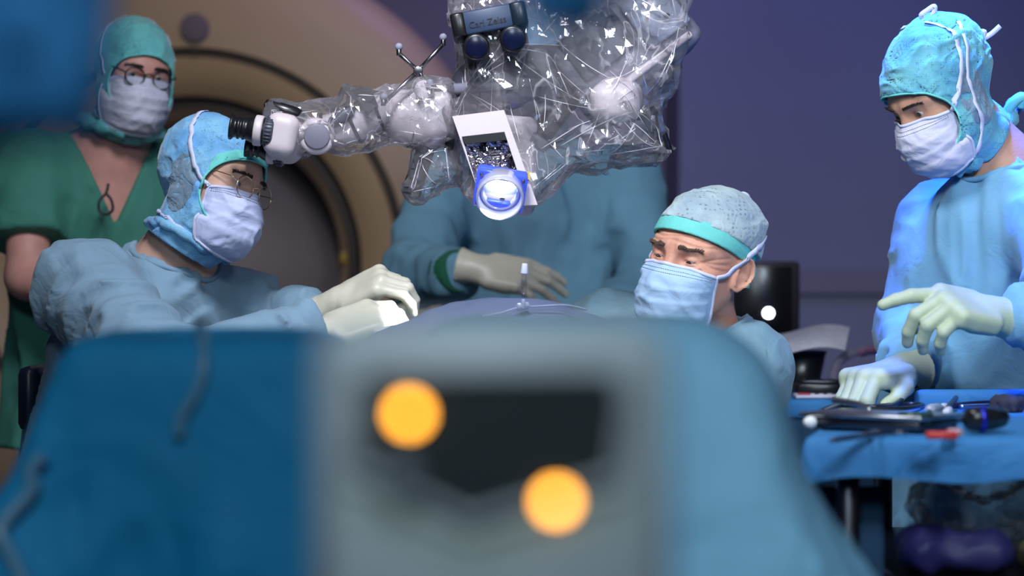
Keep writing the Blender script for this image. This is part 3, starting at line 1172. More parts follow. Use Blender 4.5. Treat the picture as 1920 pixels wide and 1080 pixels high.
gownA, gfA = build_gown(rootA, M_GOWN_A, GA, NA, HA.w((0, -.028, -.07)), lo, hi, .0062, neck_r=.070, cut=lambda p: -(p[:, 2] - .50))
build_collar(rootA, M_GOWN_A, gfA, NA, nrm(HA.w((0, -.028, -.07)) - NA), .074)
build_legs(rootA, M_TROUSER, M_SHOE, [kneesA[0][0], kneesA[1][0]], [kneesA[0][1], kneesA[1][1]], [V3(kneesA[0][1][0] - .02, 4.33, 0), V3(kneesA[1][1][0] - .05, 4.03, 0)], (1, -.3, 0))


def hood_parts(H, root, mh, mband, seed, kind='hood', bottom=-.150, band=True, wr=.0035, opening_shift=None, net=None):
    base = lambda q: hood_base(q, .0095, wr, seed)
    osh = np.zeros(3) if opening_shift is None else np.asarray(opening_shift)
    op = lambda q: opening(q - osh.astype(np.float32))

    def fn(q):
        d = base(q)
        d = np.maximum(d, -(d + .0042))
        d = np.maximum(d, -op(q))
        pl = -(q[:, 2] - bottom + .35 * (q[:, 1]))
        return np.maximum(d, pl)
    v, F = mesh_sdf(fn, (-.14, -.17, -.22), (.14, .14, .17), .0024, .008)
    v = relax(v, F, 2)
    c = obj('hood', H.w(v), F, mh, root)
    # rolled hem round the face opening
    an = np.linspace(0, 2 * np.pi, 90, endpoint=False)
    ring = []
    for a in an:
        ring.append(OPEN_C + osh + V3(OPEN_R[0] * math.cos(a), -.06, OPEN_R[2] * math.sin(a)))
    p = np.array(ring, np.float32)
    for _ in range(25):
        for f_, off in ((base, .000), (op, 0.)):
            p, _n = snap(p, f_, off, 1)
            p = p.astype(np.float32)
    obj('hood_hem', H.w(tube(p.astype(float), .0024, 6, closed=True)[0]), tube(p, .0024, 6, closed=True)[1], mband, c)
    if band:
        def fb(q):
            d = base(q) - .0012
            d = np.maximum(d, -op(q)); d = np.maximum(d, op(q) - .003 - .017 * np.clip((q[:, 2] - .008) / .04, 0, 1))
            d = np.maximum(d, -(base(q) + .003))
            return np.maximum(d, -(q[:, 2] - .012))
        v, F = mesh_sdf(fb, (-.13, -.05, 0), (.13, .14, .13), .0024, .008)
        v = relax(v, F, 2)
        obj('hood_band', H.w(v), F, mband, c)
    # see-through net panels over the ears
    if net is not None:
        def fnet(q):
            b = base(q)
            m = np.stack([np.abs(q[:, 0]), q[:, 1], q[:, 2]], 1)
            d = np.maximum(b - .0010, -(b + .002))
            d = np.maximum(d, ell(m, (.08, -.008, -.022), (.05, .040, .062)))
            return np.maximum(d, -op(q) + .004)
        for x0, x1 in ((-.14, -.02), (.02, .14)):
            v, F = mesh_sdf(fnet, (x0, -.08, -.12), (x1, .08, .07), .0024, .008)
            obj('net_panel', H.w(relax(v, F, 2)), F, net, c)
    base.push = lambda q: np.minimum(head_sdf(q, 0, False), np.maximum(hood_base(q, .0115, 0, seed), -op(q)))
    return c, base


hoodA, capA = hood_parts(HA, rootA, M_HOODA, M_TEAL, 21, opening_shift=(0, -.018, 0), net=M_NET)
build_mask(HA, rootA, M_MASKA, M_TIE, 2, capA, push=capA.push, fwd=.018, width=.93, drop=.011)
build_glasses(HA, rootA, M_GOLD, M_LENS, r=.0225, thick=.0011, yy=.109, zz=.001, shape=1.0)
# hood neck tie rolled under the jaw
jt = spline([(.03, .06, -.128), (.072, .02, -.118), (.088, -.04, -.108), (.075, -.10, -.10), (0, -.125, -.10), (-.075, -.10, -.10), (-.088, -.04, -.108), (-.072, .02, -.118), (-.03, .06, -.128)], 60)
jt, _ = snap(jt, capA, .002)
obj('hood_tie', *tube(HA.w(jt), .0085 + .0015 * np.sin(np.arange(len(jt)) * 1.3), 8), M_HOODA, rootA)
# gloves: left hand over the field, right hand low
build_glove(rootA, M_GLOVE2, P(640, 566, 4.06), P(725, 520, 4.02) - P(640, 566, 4.06), (-.35, -.55, .75),
            [(44, 48, 24), (50, 52, 26), (56, 54, 26), (60, 54, 26)], thumb=[(-.024, .022, -.012), (-.036, .055, -.034), (-.030, .085, -.052), (-.018, .108, -.062)], left=True, thick=1.05, cuff=.085)
build_glove(rootA, M_GLOVE2, P(612, 628, 3.88), P(700, 596, 3.90) - P(612, 628, 3.88), (-.2, -.7, .7),
            [(28, 40, 20), (34, 40, 20), (38, 42, 20), (40, 42, 20)], thick=1.05)

# ================================================================== B: older surgeon, right of the field
HB = Head(P(1313, 490, 4.0), -37, 0, -11)
NB = P(1312, 640, 4.10)
pelB = P(1290, 1010, 4.30)
rootB = thing('person', 'person with grey lace cap and aqua headband looking down, ear showing, blue pleated mask', 'person', (pelB[0], pelB[1], 0))
chestB = P(1295, 740, 4.18)
bodyB, fnB = body_mesh(HB, rootB, M_SKINB, NB, chestB, old=1.0, h=.0022)
build_eyes(HB, rootB, look=(0, -30))
build_brows(HB, rootB, M_GREYHAIR, lambda q: head_sdf(q, 1.0), .0024, 190)


def capB(q):
    d = cranium(q, .007)
    d = smin(d, ell(q, (0, -.060, .055), (.075, .062, .068)), .05)
    qq = q * np.array([15, 15, 20], np.float32)
    qq = qq + .8 * np.stack([vn(q * 17, 61), vn(q * 17, 62), vn(q * 17, 63)], 1)
    return d - .0042 * (ridge(qq, 60) - .3) - .002 * (ridge(qq * 2.2, 64) - .3)


bandpl = lambda q: q[:, 2] - .066 - .36 * (q[:, 1] - .09)


def fcap(q):
    return np.maximum(np.maximum(capB(q), -bandpl(q) + .012), -cranium(q, .002))


def fband(q):
    d = cranium(q, .0075) - .0016 * (ridge(np.stack([bandpl(q) * 150, q[:, 0] * 6, q[:, 1] * 6], 1), 8) - .4) * np.clip((.07 - q[:, 1]) / .08, 0, 1)
    d = np.maximum(d, -cranium(q, .002))
    return np.maximum(d, np.abs(bandpl(q) - .002) - .0165)


v, F = mesh_sdf(fcap, (-.13, -.17, -.05), (.13, .14, .17), .0024, .008)
capo = obj('cap', HB.w(relax(v, F, 2)), F, M_CAPB, rootB)
v, F = mesh_sdf(fband, (-.13, -.15, -.08), (.13, .14, .12), .0022, .008)
obj('headband', HB.w(relax(v, F, 2)), F, M_TEAL, rootB)
for tl in ([(.02, -.118, -.02), (.045, -.125, -.045), (.065, -.115, -.075), (.075, -.105, -.10)], [(.015, -.118, -.02), (.03, -.135, -.04), (.05, -.135, -.055), (.07, -.125, -.06)]):
    q = spline(tl, 14)
    obj('cap_tail', *ribbon(HB.w(q), HB.d(np.tile([.6, -.6, .3], (len(q), 1))), np.linspace(.016, .030, len(q))), M_TEAL, rootB)
capBs = lambda q: smin(capB(q), head_sdf(q, 0, False), .01)
build_mask(HB, rootB, M_MASKB, M_TIE, 7, capBs, push=lambda q: head_sdf(q, 1.0, False), wr=.7, drop=.010, width=.93, fwd=.020,
           upper=[(.071, .036, -.016), (.083, .012, .004), (.088, -.030, .034), (.07, -.078, .058)],
           lower=[(.061, .032, -.120), (.062, .005, -.130), (.060, -.04, -.130), (.03, -.085, -.125)])
for tl in ([P(1378, 478, 4.08), P(1392, 492, 4.07), P(1398, 512, 4.06), P(1392, 538, 4.06)], [P(1382, 476, 4.09), P(1398, 486, 4.09), P(1406, 500, 4.08), P(1404, 520, 4.08)]):
    q = spline(tl, 16)
    obj('cap_tail', *ribbon(q, np.tile([.25, -.9, .2], (len(q), 1)), np.linspace(.014, .026, len(q))), M_TEAL, rootB)
lp = spline([P(1384, 392, 4.06), P(1382, 372, 4.05), P(1392, 364, 4.05), P(1402, 370, 4.05), P(1396, 384, 4.06)], 24)
obj('cap_knot', *ribbon(lp, np.tile([.3, -.9, .2], (len(lp), 1)), .009), M_TIE, rootB)
SRB, SLB = P(1145, 632, 4.18), P(1398, 688, 4.03)
ERB, ELB = P(1085, 800, 3.98), P(1340, 890, 3.84)
WRB, WLB = P(930, 680, 3.86), P(1130, 760, 3.78)
kneesB = [(pelB + V3(-.10, -.05, -.02), P(1200, 1010, 3.98)), (pelB + V3(.10, -.08, -.02), P(1380, 1010, 3.94))]
GB, AB, upB, fxB, rxB = gown_fn(NB, SLB, SRB, ELB, ERB, WLB, WRB, pelB, pelB + V3(0, 0, -.2), -25, seated=kneesB, ra=.078, rs=.05, width=.185, depth=.13, seed=5)
lo, hi = bounds(NB, SLB, SRB, ELB, ERB, WLB, WRB, pelB, kneesB[0][1], kneesB[1][1], P(1290, 1230, 4.1), pad=.19)
gownB, gfB = build_gown(rootB, M_GOWN_B, GB, NB, HB.w((0, -.028, -.07)), lo, hi, .0075, neck_r=.070, cut=lambda p: -(p[:, 2] - .50))
build_collar(rootB, M_GOWN_B, gfB, NB, nrm(HB.w((0, -.028, -.07)) - NB), .074)
build_legs(rootB, M_TROUSER, M_SHOE, [kneesB[0][0], kneesB[1][0]], [kneesB[0][1], kneesB[1][1]], [V3(kneesB[0][1][0], 4.02, 0), V3(kneesB[1][1][0], 4.0, 0)], (-.4, -1, 0))
build_glove(rootB, M_GLOVE, P(900, 662, 3.84), (-1, 0, .1), (0, -.4, .9), [(25, 30, 15)] * 4)
build_glove(rootB, M_GLOVE, P(1095, 745, 3.77), (-1, 0, .25), (0, -.4, .9), [(25, 30, 15)] * 4, left=True)

# ================================================================== C: standing nurse, right
HC = Head(P(1760, 175, 3.98), -61, -35, 2, .91)
NC = P(1884, 322, 4.05)
rootC = thing('person', 'person standing at right in a sky blue gown, gloved hands over the instruments', 'person', (NC[0] - .03, 4.12, 0))
pelC = P(1850, 790, 4.16)
chestC = P(1868, 440, 4.10)
bodyC, fnC = body_mesh(HC, rootC, M_SKINC, NC, chestC, h=.0034, ears=False)
build_eyes(HC, rootC, look=(-6, -8))
build_brows(HC, rootC, M_DARKHAIR, lambda q: head_sdf(q))
hoodC, capC = hood_parts(HC, rootC, M_HOODC, M_TEAL, 33, wr=.005, opening_shift=(0, -.014, -.002), band=False, net=M_NET)
build_mask(HC, rootC, M_MASKC, M_TIE, 11, capC, push=capC.push, fwd=.014, width=.94, wr=.8, drop=.009, ties=True,
           upper=[(.073, .036, -.008), (.088, -.005, .04), (.075, -.04, .10), (.03, -.03, .135)],
           lower=[(.062, .032, -.112), (.082, .0, -.06), (.088, -.01, .02), (.06, -.075, .105)])
for pts in ([P(1741, 40, 3.96), P(1727, 30, 3.95), P(1738, 20, 3.95), P(1752, 12, 3.95), P(1750, 26, 3.95), P(1738, 38, 3.95)],
            [P(1828, 78, 4.02), P(1830, 62, 4.0), P(1846, 60, 4.0), P(1842, 72, 4.0), P(1858, 64, 4.0), P(1875, 49, 4.0)]):
    q = spline(pts, 30)
    obj('tie_knot', *ribbon(q, np.tile([.1, -.95, .2], (len(q), 1)), .009), M_TIE, rootC)
q = spline([P(1790, 318, 3.98), P(1830, 300, 3.97), P(1868, 262, 3.99), P(1893, 222, 4.04), P(1906, 190, 4.08)], 40)
obj('hood_tie', *tube(q, .014 + .004 * np.sin(np.arange(len(q)) * .9), 10), M_HOODC, rootC)
q = spline([P(1886, 215, 4.04), P(1900, 192, 4.03), P(1917, 182, 4.03), P(1912, 200, 4.04)], 16)
obj('hood_tie', *tube(q, .010, 8), M_TEAL, rootC)
SRC_, SLC = P(1768, 418, 4.17), P(1985, 425, 3.92)
ERC, ELC = P(1712, 625, 4.16), P(2015, 640, 3.72)
WRC, WLC = P(1706, 680, 3.97), P(1930, 594, 3.75)
GC, AC, upC, fxC, rxC = gown_fn(NC, SLC, SRC_, ELC, ERC, WLC, WRC, pelC, P(1850, 1300, 4.15), -32, ra=.072, rs=.050, width=.175, depth=.13, seed=9, amp=.009, cuffamp=.010, flare=.03)
lo, hi = bounds(NC, SLC, SRC_, ELC, ERC, WLC, WRC, pelC, P(1850, 1300, 4.15), pad=.2)
gownC, gfC = build_gown(rootC, M_GOWN_C, GC, NC, HC.w((0, -.028, -.07)), lo, hi, .0064, neck_r=.066, cut=lambda p: -(p[:, 2] - .42))
build_collar(rootC, M_GOWN_C, gfC, NC, nrm(HC.w((0, -.028, -.07)) - NC), .070)
build_legs(rootC, M_TROUSER, M_SHOE, [pelC + V3(-.06, .01, -.05), pelC + V3(.07, 0, -.05)], [V3(pelC[0] - .06, 4.17, .5), V3(pelC[0] + .08, 4.15, .5)], [V3(pelC[0] - .08, 4.19, 0), V3(pelC[0] + .08, 4.17, 0)], (-.6, -.8, 0))
build_glove(rootC, M_GLOVE, P(1858, 590, 3.73), P(1742, 566, 3.66) - P(1858, 590, 3.73), (-.15, -.62, .77),
            [(22, 14, 8), (50, 46, 20), (54, 50, 22), (58, 50, 22)], thumb=[(-.024, .020, -.012), (-.034, .052, -.034), (-.026, .080, -.050), (-.010, .100, -.058)], left=True, thick=1.2, cuff=.06, spreads=(-14, -4, 4, 12), cuffr=.040, scale=1.06)
build_glove(rootC, M_GLOVE, P(1682, 700, 3.90), P(1612, 712, 3.83) - P(1682, 700, 3.90), (-.35, -.30, .89),
            [(46, 52, 24), (50, 50, 24), (52, 48, 22), (52, 48, 22)], thumb=[(-.028, .016, -.008), (-.048, .042, -.018), (-.050, .068, -.030), (-.040, .090, -.040)], thick=1.2, cuff=.05, cuffr=.040, scale=1.08)

# ================================================================== D: standing man in green scrubs, back left
HD = Head(P(252, 144, 4.7), 27, -8, -7, .87)
ND = P(205, 285, 4.78)
rootD = thing('person', 'person standing at back left in green scrubs, dark round spectacles and white mask', 'person', (ND[0], 4.8, 0))
SRD, SLD = P(55, 322, 4.72), P(352, 318, 4.92)
ERD, ELD = P(52, 520, 4.62), P(372, 540, 4.86)
WRD, WLD = P(205, 600, 4.46), P(250, 610, 4.5)
pelD = P(190, 720, 4.84)
arms = lambda p: np.minimum(smin(cone(p, SRD, ERD, .05, .044), cone(p, ERD, WRD, .044, .030), .02), smin(cone(p, SLD, ELD, .05, .044), cone(p, ELD, WLD, .044, .030), .02))
lo, hi = bounds(HD.C, SRD, SLD, ERD, ELD, WRD, WLD, pad=.15)


def hands_d(p):
    d = arms(p)
    d = smin(d, smin(cone(p, SRD, SLD, .06, .06), cone(p, ND, P(195, 450, 4.82), .07, .12), .05), .04)
    return d


bodyD, fnD = body_mesh(HD, rootD, M_SKIND, ND, P(200, 430, 4.82), extra=hands_d, h=.0052, ears=False, lo=lo, hi=hi)
for wr, el, lf in ((WRD, ERD, False), (WLD, ELD, True)):
    fw = nrm(wr - el)
    build_glove(rootD, M_SKIND, wr + fw * .03, fw + V3(0, 0, -.2), (0, -.5, .8), [(25, 30, 15)] * 4, left=lf, name='hand', cuff=.02, cuffr=.028, h=.004)
build_eyes(HD, rootD, look=(6, 0))
build_brows(HD, rootD, M_DARKHAIR, lambda q: head_sdf(q))
hoodD, capD = hood_parts(HD, rootD, M_HOODD, M_TEAL, 45, band=False)
build_mask(HD, rootD, M_MASKC, M_TIE, 15, capD, push=capD.push, wr=.8, drop=.006)
build_glasses(HD, rootD, M_BLACKFRAME, M_LENS, r=.0225, thick=.0022, yy=.110, zz=.002, shape=.92)
for cc in ((.045, -.06, -.12),):
    q = spline([(.02, .07, -.135), (.07, .03, -.13), (.092, -.03, -.125), (.085, -.09, -.12), (0, -.12, -.115), (-.085, -.09, -.12), (-.092, -.03, -.125), (-.07, .03, -.13), (-.02, .07, -.135)], 60)
    obj('hood_tie', *tube(HD.w(q), .013 + .003 * np.sin(np.arange(len(q)) * 1.1), 8), M_HOODD, rootD)
GD, AD, upD, fxD, rxD = gown_fn(ND, SLD, SRD, ELD, ERD, WLD, WRD, pelD, P(180, 880, 4.84), 20, ra=.088, rs=.05, width=.19, depth=.13, seed=13, amp=.008, short=True, flare=.03)


def cutD(p):
    # short sleeves, hem, and the V neck as a wedge in front of the neck
    a = -(p[:, 2] - .86)
    out = np.full(len(p), -1., np.float32)
    for s, e in ((SRD, ERD), (SLD, ELD)):
        ax = nrm(e - s)
        t = (p - s.astype(np.float32)) @ ax.astype(np.float32)
        near = cone(p, s + ax * .12, e + ax * .1, .12, .12)
        out = np.maximum(out, np.where(near < 0, t - .165, -1))
    q = (p - (ND + V3(0, 0, .01)).astype(np.float32))
    r = q @ rxD.astype(np.float32); f = q @ fxD.astype(np.float32); u = q @ upD.astype(np.float32)
    tip = -.155
    wedge = np.maximum(np.abs(r) - (u - tip) * .47, -(f + .02))
    return np.maximum(np.maximum(a, out), np.where(u > tip, -wedge, -1))


lo, hi = bounds(ND, SLD, SRD, ERD, ELD, pelD, P(180, 880, 4.84), pad=.2)
sh, _ = build_gown(rootD, M_SCRUB, GD, ND, HD.w((0, -.028, -.07)), lo, hi, .0075, name='scrub_shirt', neck_r=.070, cut=cutD)
build_legs(rootD, M_TROUSER, M_SHOE, [V3(pelD[0] - .09, 4.85, .9), V3(pelD[0] + .09, 4.87, .9)], [V3(pelD[0] - .10, 4.83, .5), V3(pelD[0] + .1, 4.87, .5)], [V3(pelD[0] - .10, 4.87, 0), V3(pelD[0] + .1, 4.9, 0)], (.3, -1, 0))
q = spline([P(203, 345, 4.62), P(199, 362, 4.61), P(187, 376, 4.60), P(186, 394, 4.60), P(198, 402, 4.60), P(211, 394, 4.60), P(209, 376, 4.60), P(200, 364, 4.60)], 40)
clip = obj('lanyard_clip', *tube(q, .0032, 6), mat('black_rubber', (.015, .015, .017), rough=.5), rootD)

# ================================================================== E: gowned person behind the field, head behind the microscope
HE = Head(P(1000, 140, 5.12), -8, -22, 0)
NE_ = P(1000, 262, 5.2)
rootE = thing('person', 'person in a teal blue gown behind the microscope, gloved hand across the belly', 'person', (NE_[0], 5.2, 0))
bodyE, fnE = body_mesh(HE, rootE, M_SKINA, NE_, P(1000, 400, 5.22), h=.005, ears=False)
build_eyes(HE, rootE, look=(0, -20))
build_brows(HE, rootE, M_DARKHAIR, lambda q: head_sdf(q))
hoodE, capE = hood_parts(HE, rootE, M_HOODA, M_TEAL, 55, band=False)
build_mask(HE, rootE, M_MASKA, M_TIE, 19, capE, push=capE.push)
SRE, SLE = P(838, 350, 5.18), P(1170, 345, 5.18)
ERE, ELE = P(778, 512, 4.98), P(1222, 530, 5.06)
WRE, WLE = P(846, 516, 4.84), P(1110, 640, 4.84)
pelE = P(995, 700, 5.2)
GE, AE, upE, fxE, rxE = gown_fn(NE_, SLE, SRE, ELE, ERE, WLE, WRE, pelE, P(995, 1130, 5.2), -2, ra=.080, rs=.056, width=.19, depth=.12, seed=17, amp=.009)
lo, hi = bounds(NE_, SLE, SRE, ERE, ELE, WRE, pelE, P(995, 1130, 5.2), pad=.22)
build_gown(rootE, M_GOWN_E, GE, NE_, HE.w((0, -.028, -.07)), lo, hi, .008, neck_r=.07, cut=lambda p: -(p[:, 2] - .45))
build_legs(rootE, M_TROUSER, M_SHOE, [V3(pelE[0] - .09, 5.2, .9), V3(pelE[0] + .09, 5.2, .9)], [V3(pelE[0] - .10, 5.2, .5), V3(pelE[0] + .1, 5.2, .5)], [V3(pelE[0] - .10, 5.22, 0), V3(pelE[0] + .1, 5.22, 0)], (0, -1, 0))
fE = nrm(P(940, 512, 4.78) - P(866, 508, 4.80))
build_glove(rootE, M_GLOVE2, P(905, 506, 4.79), fE + V3(0, 0, -.12), (0, -.78, .62), [(18, 20, 10), (20, 22, 10), (22, 22, 10), (26, 22, 10)], thick=1.12, cuff=.055, h=.003, cuffr=.040, spreads=(-8, -2, 5, 12))
obj('cuff', *lathe(P(838, 514, 4.84), P(862, 509, 4.80), [(0, .048), (.1, .052), (.9, .048), (1, .044)], 24), M_CUFF, rootE)
build_glove(rootE, M_GLOVE2, P(1090, 650, 4.82), (-1, -.2, .1), (0, -.7, .7), [(25, 30, 15)] * 4, left=True, h=.004)

# ------------------------------------------------------------------ operating microscope
D0 = 4.0


def Q(px, py, off=0.0):
    return P(px, py, D0 + off)


pxm = D0 / FPX
M_CREAM = mat('microscope_white', lin(214, 200, 205), rough=.38, var=.03, spec=.5)
M_GREYP = mat('microscope_grey', lin(124, 122, 138), rough=.45, var=.05, spec=.5)
M_DARKP = mat('microscope_charcoal', lin(74, 74, 88), rough=.4, var=.06, spec=.5)
M_BLACKP = mat('microscope_black', (.010, .010, .012), rough=.3, var=.1, spec=.6)
M_STEEL = mat('tracker_steel', (.30, .29, .31), rough=.3, metal=1, var=.1)
M_BALL = mat('tracker_ball_grey', lin(150, 150, 170), rough=.7, var=.1)
M_FOIL = mat('silver_foil', (.75, .70, .74), rough=.16, metal=1, var=.15, bump=1.0, bscale=34, bump2=1.0, b2scale=20)
M_BLUEP = mat('blue_lens_holder_glow', (.05, .10, .85), rough=.2, var=.1, spec=.6, emit=(.10, .16, 1.0), estr=.35)  # slight emission stands in for lamp light glowing through the plastic
M_LAMP = mat('lamp_white', (1, 1, 1), emit=(.86, .93, 1.0), estr=14)
M_CARBON = mat('carbon_tube', (.035, .03, .035), rough=.35, var=.5, vscale=220)
M_FILM = film_mat('clear_drape_film')

micro = thing('operating_microscope', 'large white operating microscope wrapped in crinkled clear plastic, lamp lit, hung from an arm', 'microscope', (.30, 4.1, 2.9))

# ---- eyepieces
for (a, b, dd) in (((432, 237), (512, 249), -.10), ((462, 270), (535, 284), -.042)):
    A_, B_ = Q(*a, dd), Q(*b, dd)
    prof = [(0, 19), (.0, 24), (.05, 24), (.10, 19), (.16, 18.5), (.18, 21), (.22, 21), (.24, 18.5), (.28, 18.5), (.30, 21), (.34, 21), (.36, 19), (.42, 21), (.55, 25), (1, 26)]
    e = obj('eyepiece', *lathe(A_, B_, [(t, r * pxm) for t, r in prof], 40), M_BLACKP, micro)
    r1 = A_ + (B_ - A_) * .56; r2 = A_ + (B_ - A_) * .76
    obj('eyepiece_ring', *cyl(r1, r2, 28.5 * pxm, 40, .003), M_CREAM, e)
    r3 = A_ + (B_ - A_) * .80; r4 = A_ + (B_ - A_) * 1.02
    kn = MB().add(cyl(r3, r4, 28 * pxm, 40, .003))
    d_, u_, w_ = frame_of(B_ - A_)
    for k in range(28):
        t = 2 * np.pi * k / 28
        o_ = (np.cos(t) * u_ + np.sin(t) * w_) * 28 * pxm
        kn.add(tube([r3 + o_ + (r4 - r3) * .15, r3 + o_ + (r4 - r3) * .85], .0016, 5))
    obj('focus_ring', *kn.out(), M_DARKP, e)

# ---- binocular head and tube
ax = nrm(Q(560, 258) - Q(505, 247))


def binoc(p):
    d = rbox(p, Q(532, 256, -.055), (ax, (0, 1, 0), np.cross(ax, (0, 1, 0))), (30 * pxm, .065, 40 * pxm), .02)
    d = smin(d, cone(p, Q(540, 262, -.05), Q(560, 255, -.03), 36 * pxm, 30 * pxm), .02)
    return smin(d, cone(p, Q(520, 285, -.045), Q(545, 290, -.04), 16 * pxm, 14 * pxm), .015)


sdf_obj('binocular_head', binoc, Q(470, 330, -.17), Q(600, 190, .12), .0035, M_CREAM, micro)
tp = [Q(555, 252), Q(600, 250), Q(648, 238), Q(700, 214), Q(752, 196)]
pts = spline(tp, 40)
obj('binocular_tube', *tube(pts, np.linspace(31, 37, len(pts)) * pxm, 36), M_CREAM, micro)
for k in (11, 22, 31):
    obj('tube_seam', *lathe(pts[k], pts[k] + nrm(pts[k + 1] - pts[k]) * .006, [(0, 36 * pxm), (.5, 38 * pxm), (1, 36 * pxm)], 36), M_BLACKP, micro)
kb = obj('adjustment_knob', *cyl(Q(594, 256, -.095), Q(592, 254, .02), 34 * pxm, 48, .008), M_CREAM, micro)
obj('knob_cap', *cyl(Q(594, 256, -.099), Q(594, 256, -.09), 24 * pxm, 40, .003), M_GREYP, kb)
obj('top_cover', *bbox(Q(536, 210, -.045), (nrm(Q(580, 225) - Q(500, 200)), (0, 1, 0), (.2, 0, 1)), (38 * pxm, .045, 13 * pxm), .01), M_BLACKP, micro)
obj('side_grip', *bbox(Q(640, 222, -.02), (nrm(Q(690, 200) - Q(620, 228)), (0, 1, 0), (.4, 0, 1)), (26 * pxm, .03, 16 * pxm), .008), M_DARKP, micro)
lev = prism([Q(642, 170, -.05), Q(672, 166, -.05), Q(700, 176, -.05), Q(708, 196, -.05), Q(688, 214, -.05), Q(678, 196, -.05), Q(668, 186, -.05)], (0, .07, 0))
obj('lever', *lev, M_BLACKP, micro, smooth=False)
# ---- elbow joint
def elbow(p):
    d = ell(p, Q(772, 228), (50 * pxm, .052, 50 * pxm))
    d = smin(d, cone(p, Q(745, 200), Q(800, 226), 38 * pxm, 46 * pxm), .02)
    d = smin(d, rbox(p, Q(812, 220), ((1, 0, .1), (0, 1, 0), (-.1, 0, 1)), (44 * pxm, .05, 44 * pxm), .018), .02)
    return d


el = sdf_obj('elbow_joint', elbow, Q(690, 310, -.1), Q(880, 140, .1), .004, M_CREAM, micro)
obj('joint_seam', *tube([Q(762 + 44 * math.cos(t) * .35, 226 + 50 * math.sin(t), -.052 + .012 * (1 - math.cos(t))) for t in np.linspace(-1.3, 1.5, 24)], .0014, 6), M_DARKP, el)
obj('index_pin', *cyl(Q(835, 265, -.06), Q(852, 268, -.06), 15 * pxm, 24), M_BLACKP, micro)

# ---- tracking reference array
tr = obj('tracker_hub', *cyl(Q(784, 133, -.065), Q(784, 133, -.050), 9 * pxm, 20), M_STEEL, micro)
for (ex, ey, o2) in ((748, 92, -.06), (831, 74, -.055), (719, 186, -.07), (806, 160, -.08)):
    c = Q(784, 133, -.057); e = Q(ex, ey + 8, o2)
    arm = obj('tracker_arm', *tube([c, c * .5 + e * .5, e], [.0042, .0036, .0040], 10), M_STEEL, micro)
    mb = MB().add(cyl(e + V3(0, 0, -.004), e + V3(0, 0, .007), .0045, 14))
    obj('tracker_ball', *uvs(Q(ex, ey, o2) + V3(0, 0, .004), .0068, 20, 14), M_BALL, arm)
    obj('tracker_pin', *mb.out(), M_STEEL, arm)
obj('tracker_post', *cyl(Q(784, 136, -.055), Q(800, 178, -.045), 7 * pxm, 20), M_CREAM, micro)
obj('tracker_mount', *cyl(Q(795, 168, -.075), Q(797, 172, -.03), 18 * pxm, 30), M_CREAM, micro)

# ---- main optics body
def upper(p):
    d = rbox(p, Q(930, 178, .02), ((1, 0, .03), (0, 1, 0), (-.03, 0, 1)), (82 * pxm, .085, 52 * pxm), .035)
    return smin(d, cone(p, Q(900, 150, .0), Q(985, 145, .0), 34 * pxm, 34 * pxm), .03)


sdf_obj('optics_body', upper, Q(820, 250, -.12), Q(1060, 90, .16), .005, M_DARKP, micro)
for k in range(2):
    obj('body_seam', *tube([Q(898 + 2 * k, 135 + 40 * k, -.072), Q(893 + 2 * k, 170 + 35 * k, -.069)], .0012, 6), M_BLACKP, micro)
obj('shoulder_band', *bbox(Q(905, 165, -.045), ((1, 0, .08), (0, 1, 0), (-.08, 0, 1)), (58 * pxm, .03, 10 * pxm), .006), M_GREYP, micro)


def lower(p):
    return rbox(p, Q(945, 300, .02), ((1, 0, -.05), (0, 1, 0.1), (.22, -.1, 1)), (62 * pxm, .07, 92 * pxm), .02)


sdf_obj('optics_housing', lower, Q(830, 420, -.1), Q(1060, 180, .14), .005, M_CREAM, micro)
# front frame with its window
outq = [Q(848, 218, -.115), Q(945, 206, -.115), Q(1008, 384, -.127), Q(908, 388, -.127)]
inq = [Q(866, 256, -.118), Q(946, 248, -.118), Q(984, 362, -.126), Q(898, 362, -.126)]
mb = MB()
for i in range(4):
    k = (i + 1) % 4
    mb.add(prism([outq[i], outq[k], inq[k], inq[i]], (0, .05, 0)))
obj('front_frame', *mb.out(), M_CREAM, micro, smooth=False)
gx, gy = np.meshgrid(np.linspace(0, 1, 26), np.linspace(0, 1, 30))
base = (1 - gy)[..., None] * ((1 - gx)[..., None] * inq[0] + gx[..., None] * inq[1]) + gy[..., None] * ((1 - gx)[..., None] * inq[3] + gx[..., None] * inq[2])
gv = base.reshape(-1, 3)
gv[:, 1] += .012 + .009 * vn(np.stack([gx.ravel() * 5, gy.ravel() * 6, gx.ravel() * 0], 1), 3) + .005 * ridge(np.stack([gx.ravel() * 9, gy.ravel() * 11, gx.ravel() * 0], 1), 4)
gf = [(j * 26 + i, j * 26 + i + 1, (j + 1) * 26 + i + 1, (j + 1) * 26 + i) for j in range(29) for i in range(25)]
win = obj('window_panel', gv, gf, M_FOIL, micro, smooth=False)
obj('window_lintel', *prism([Q(866, 256, -.126), Q(946, 247, -.126), Q(950, 262, -.126), Q(872, 270, -.126)], (0, .02, 0)), M_BLACKP, micro, smooth=False)

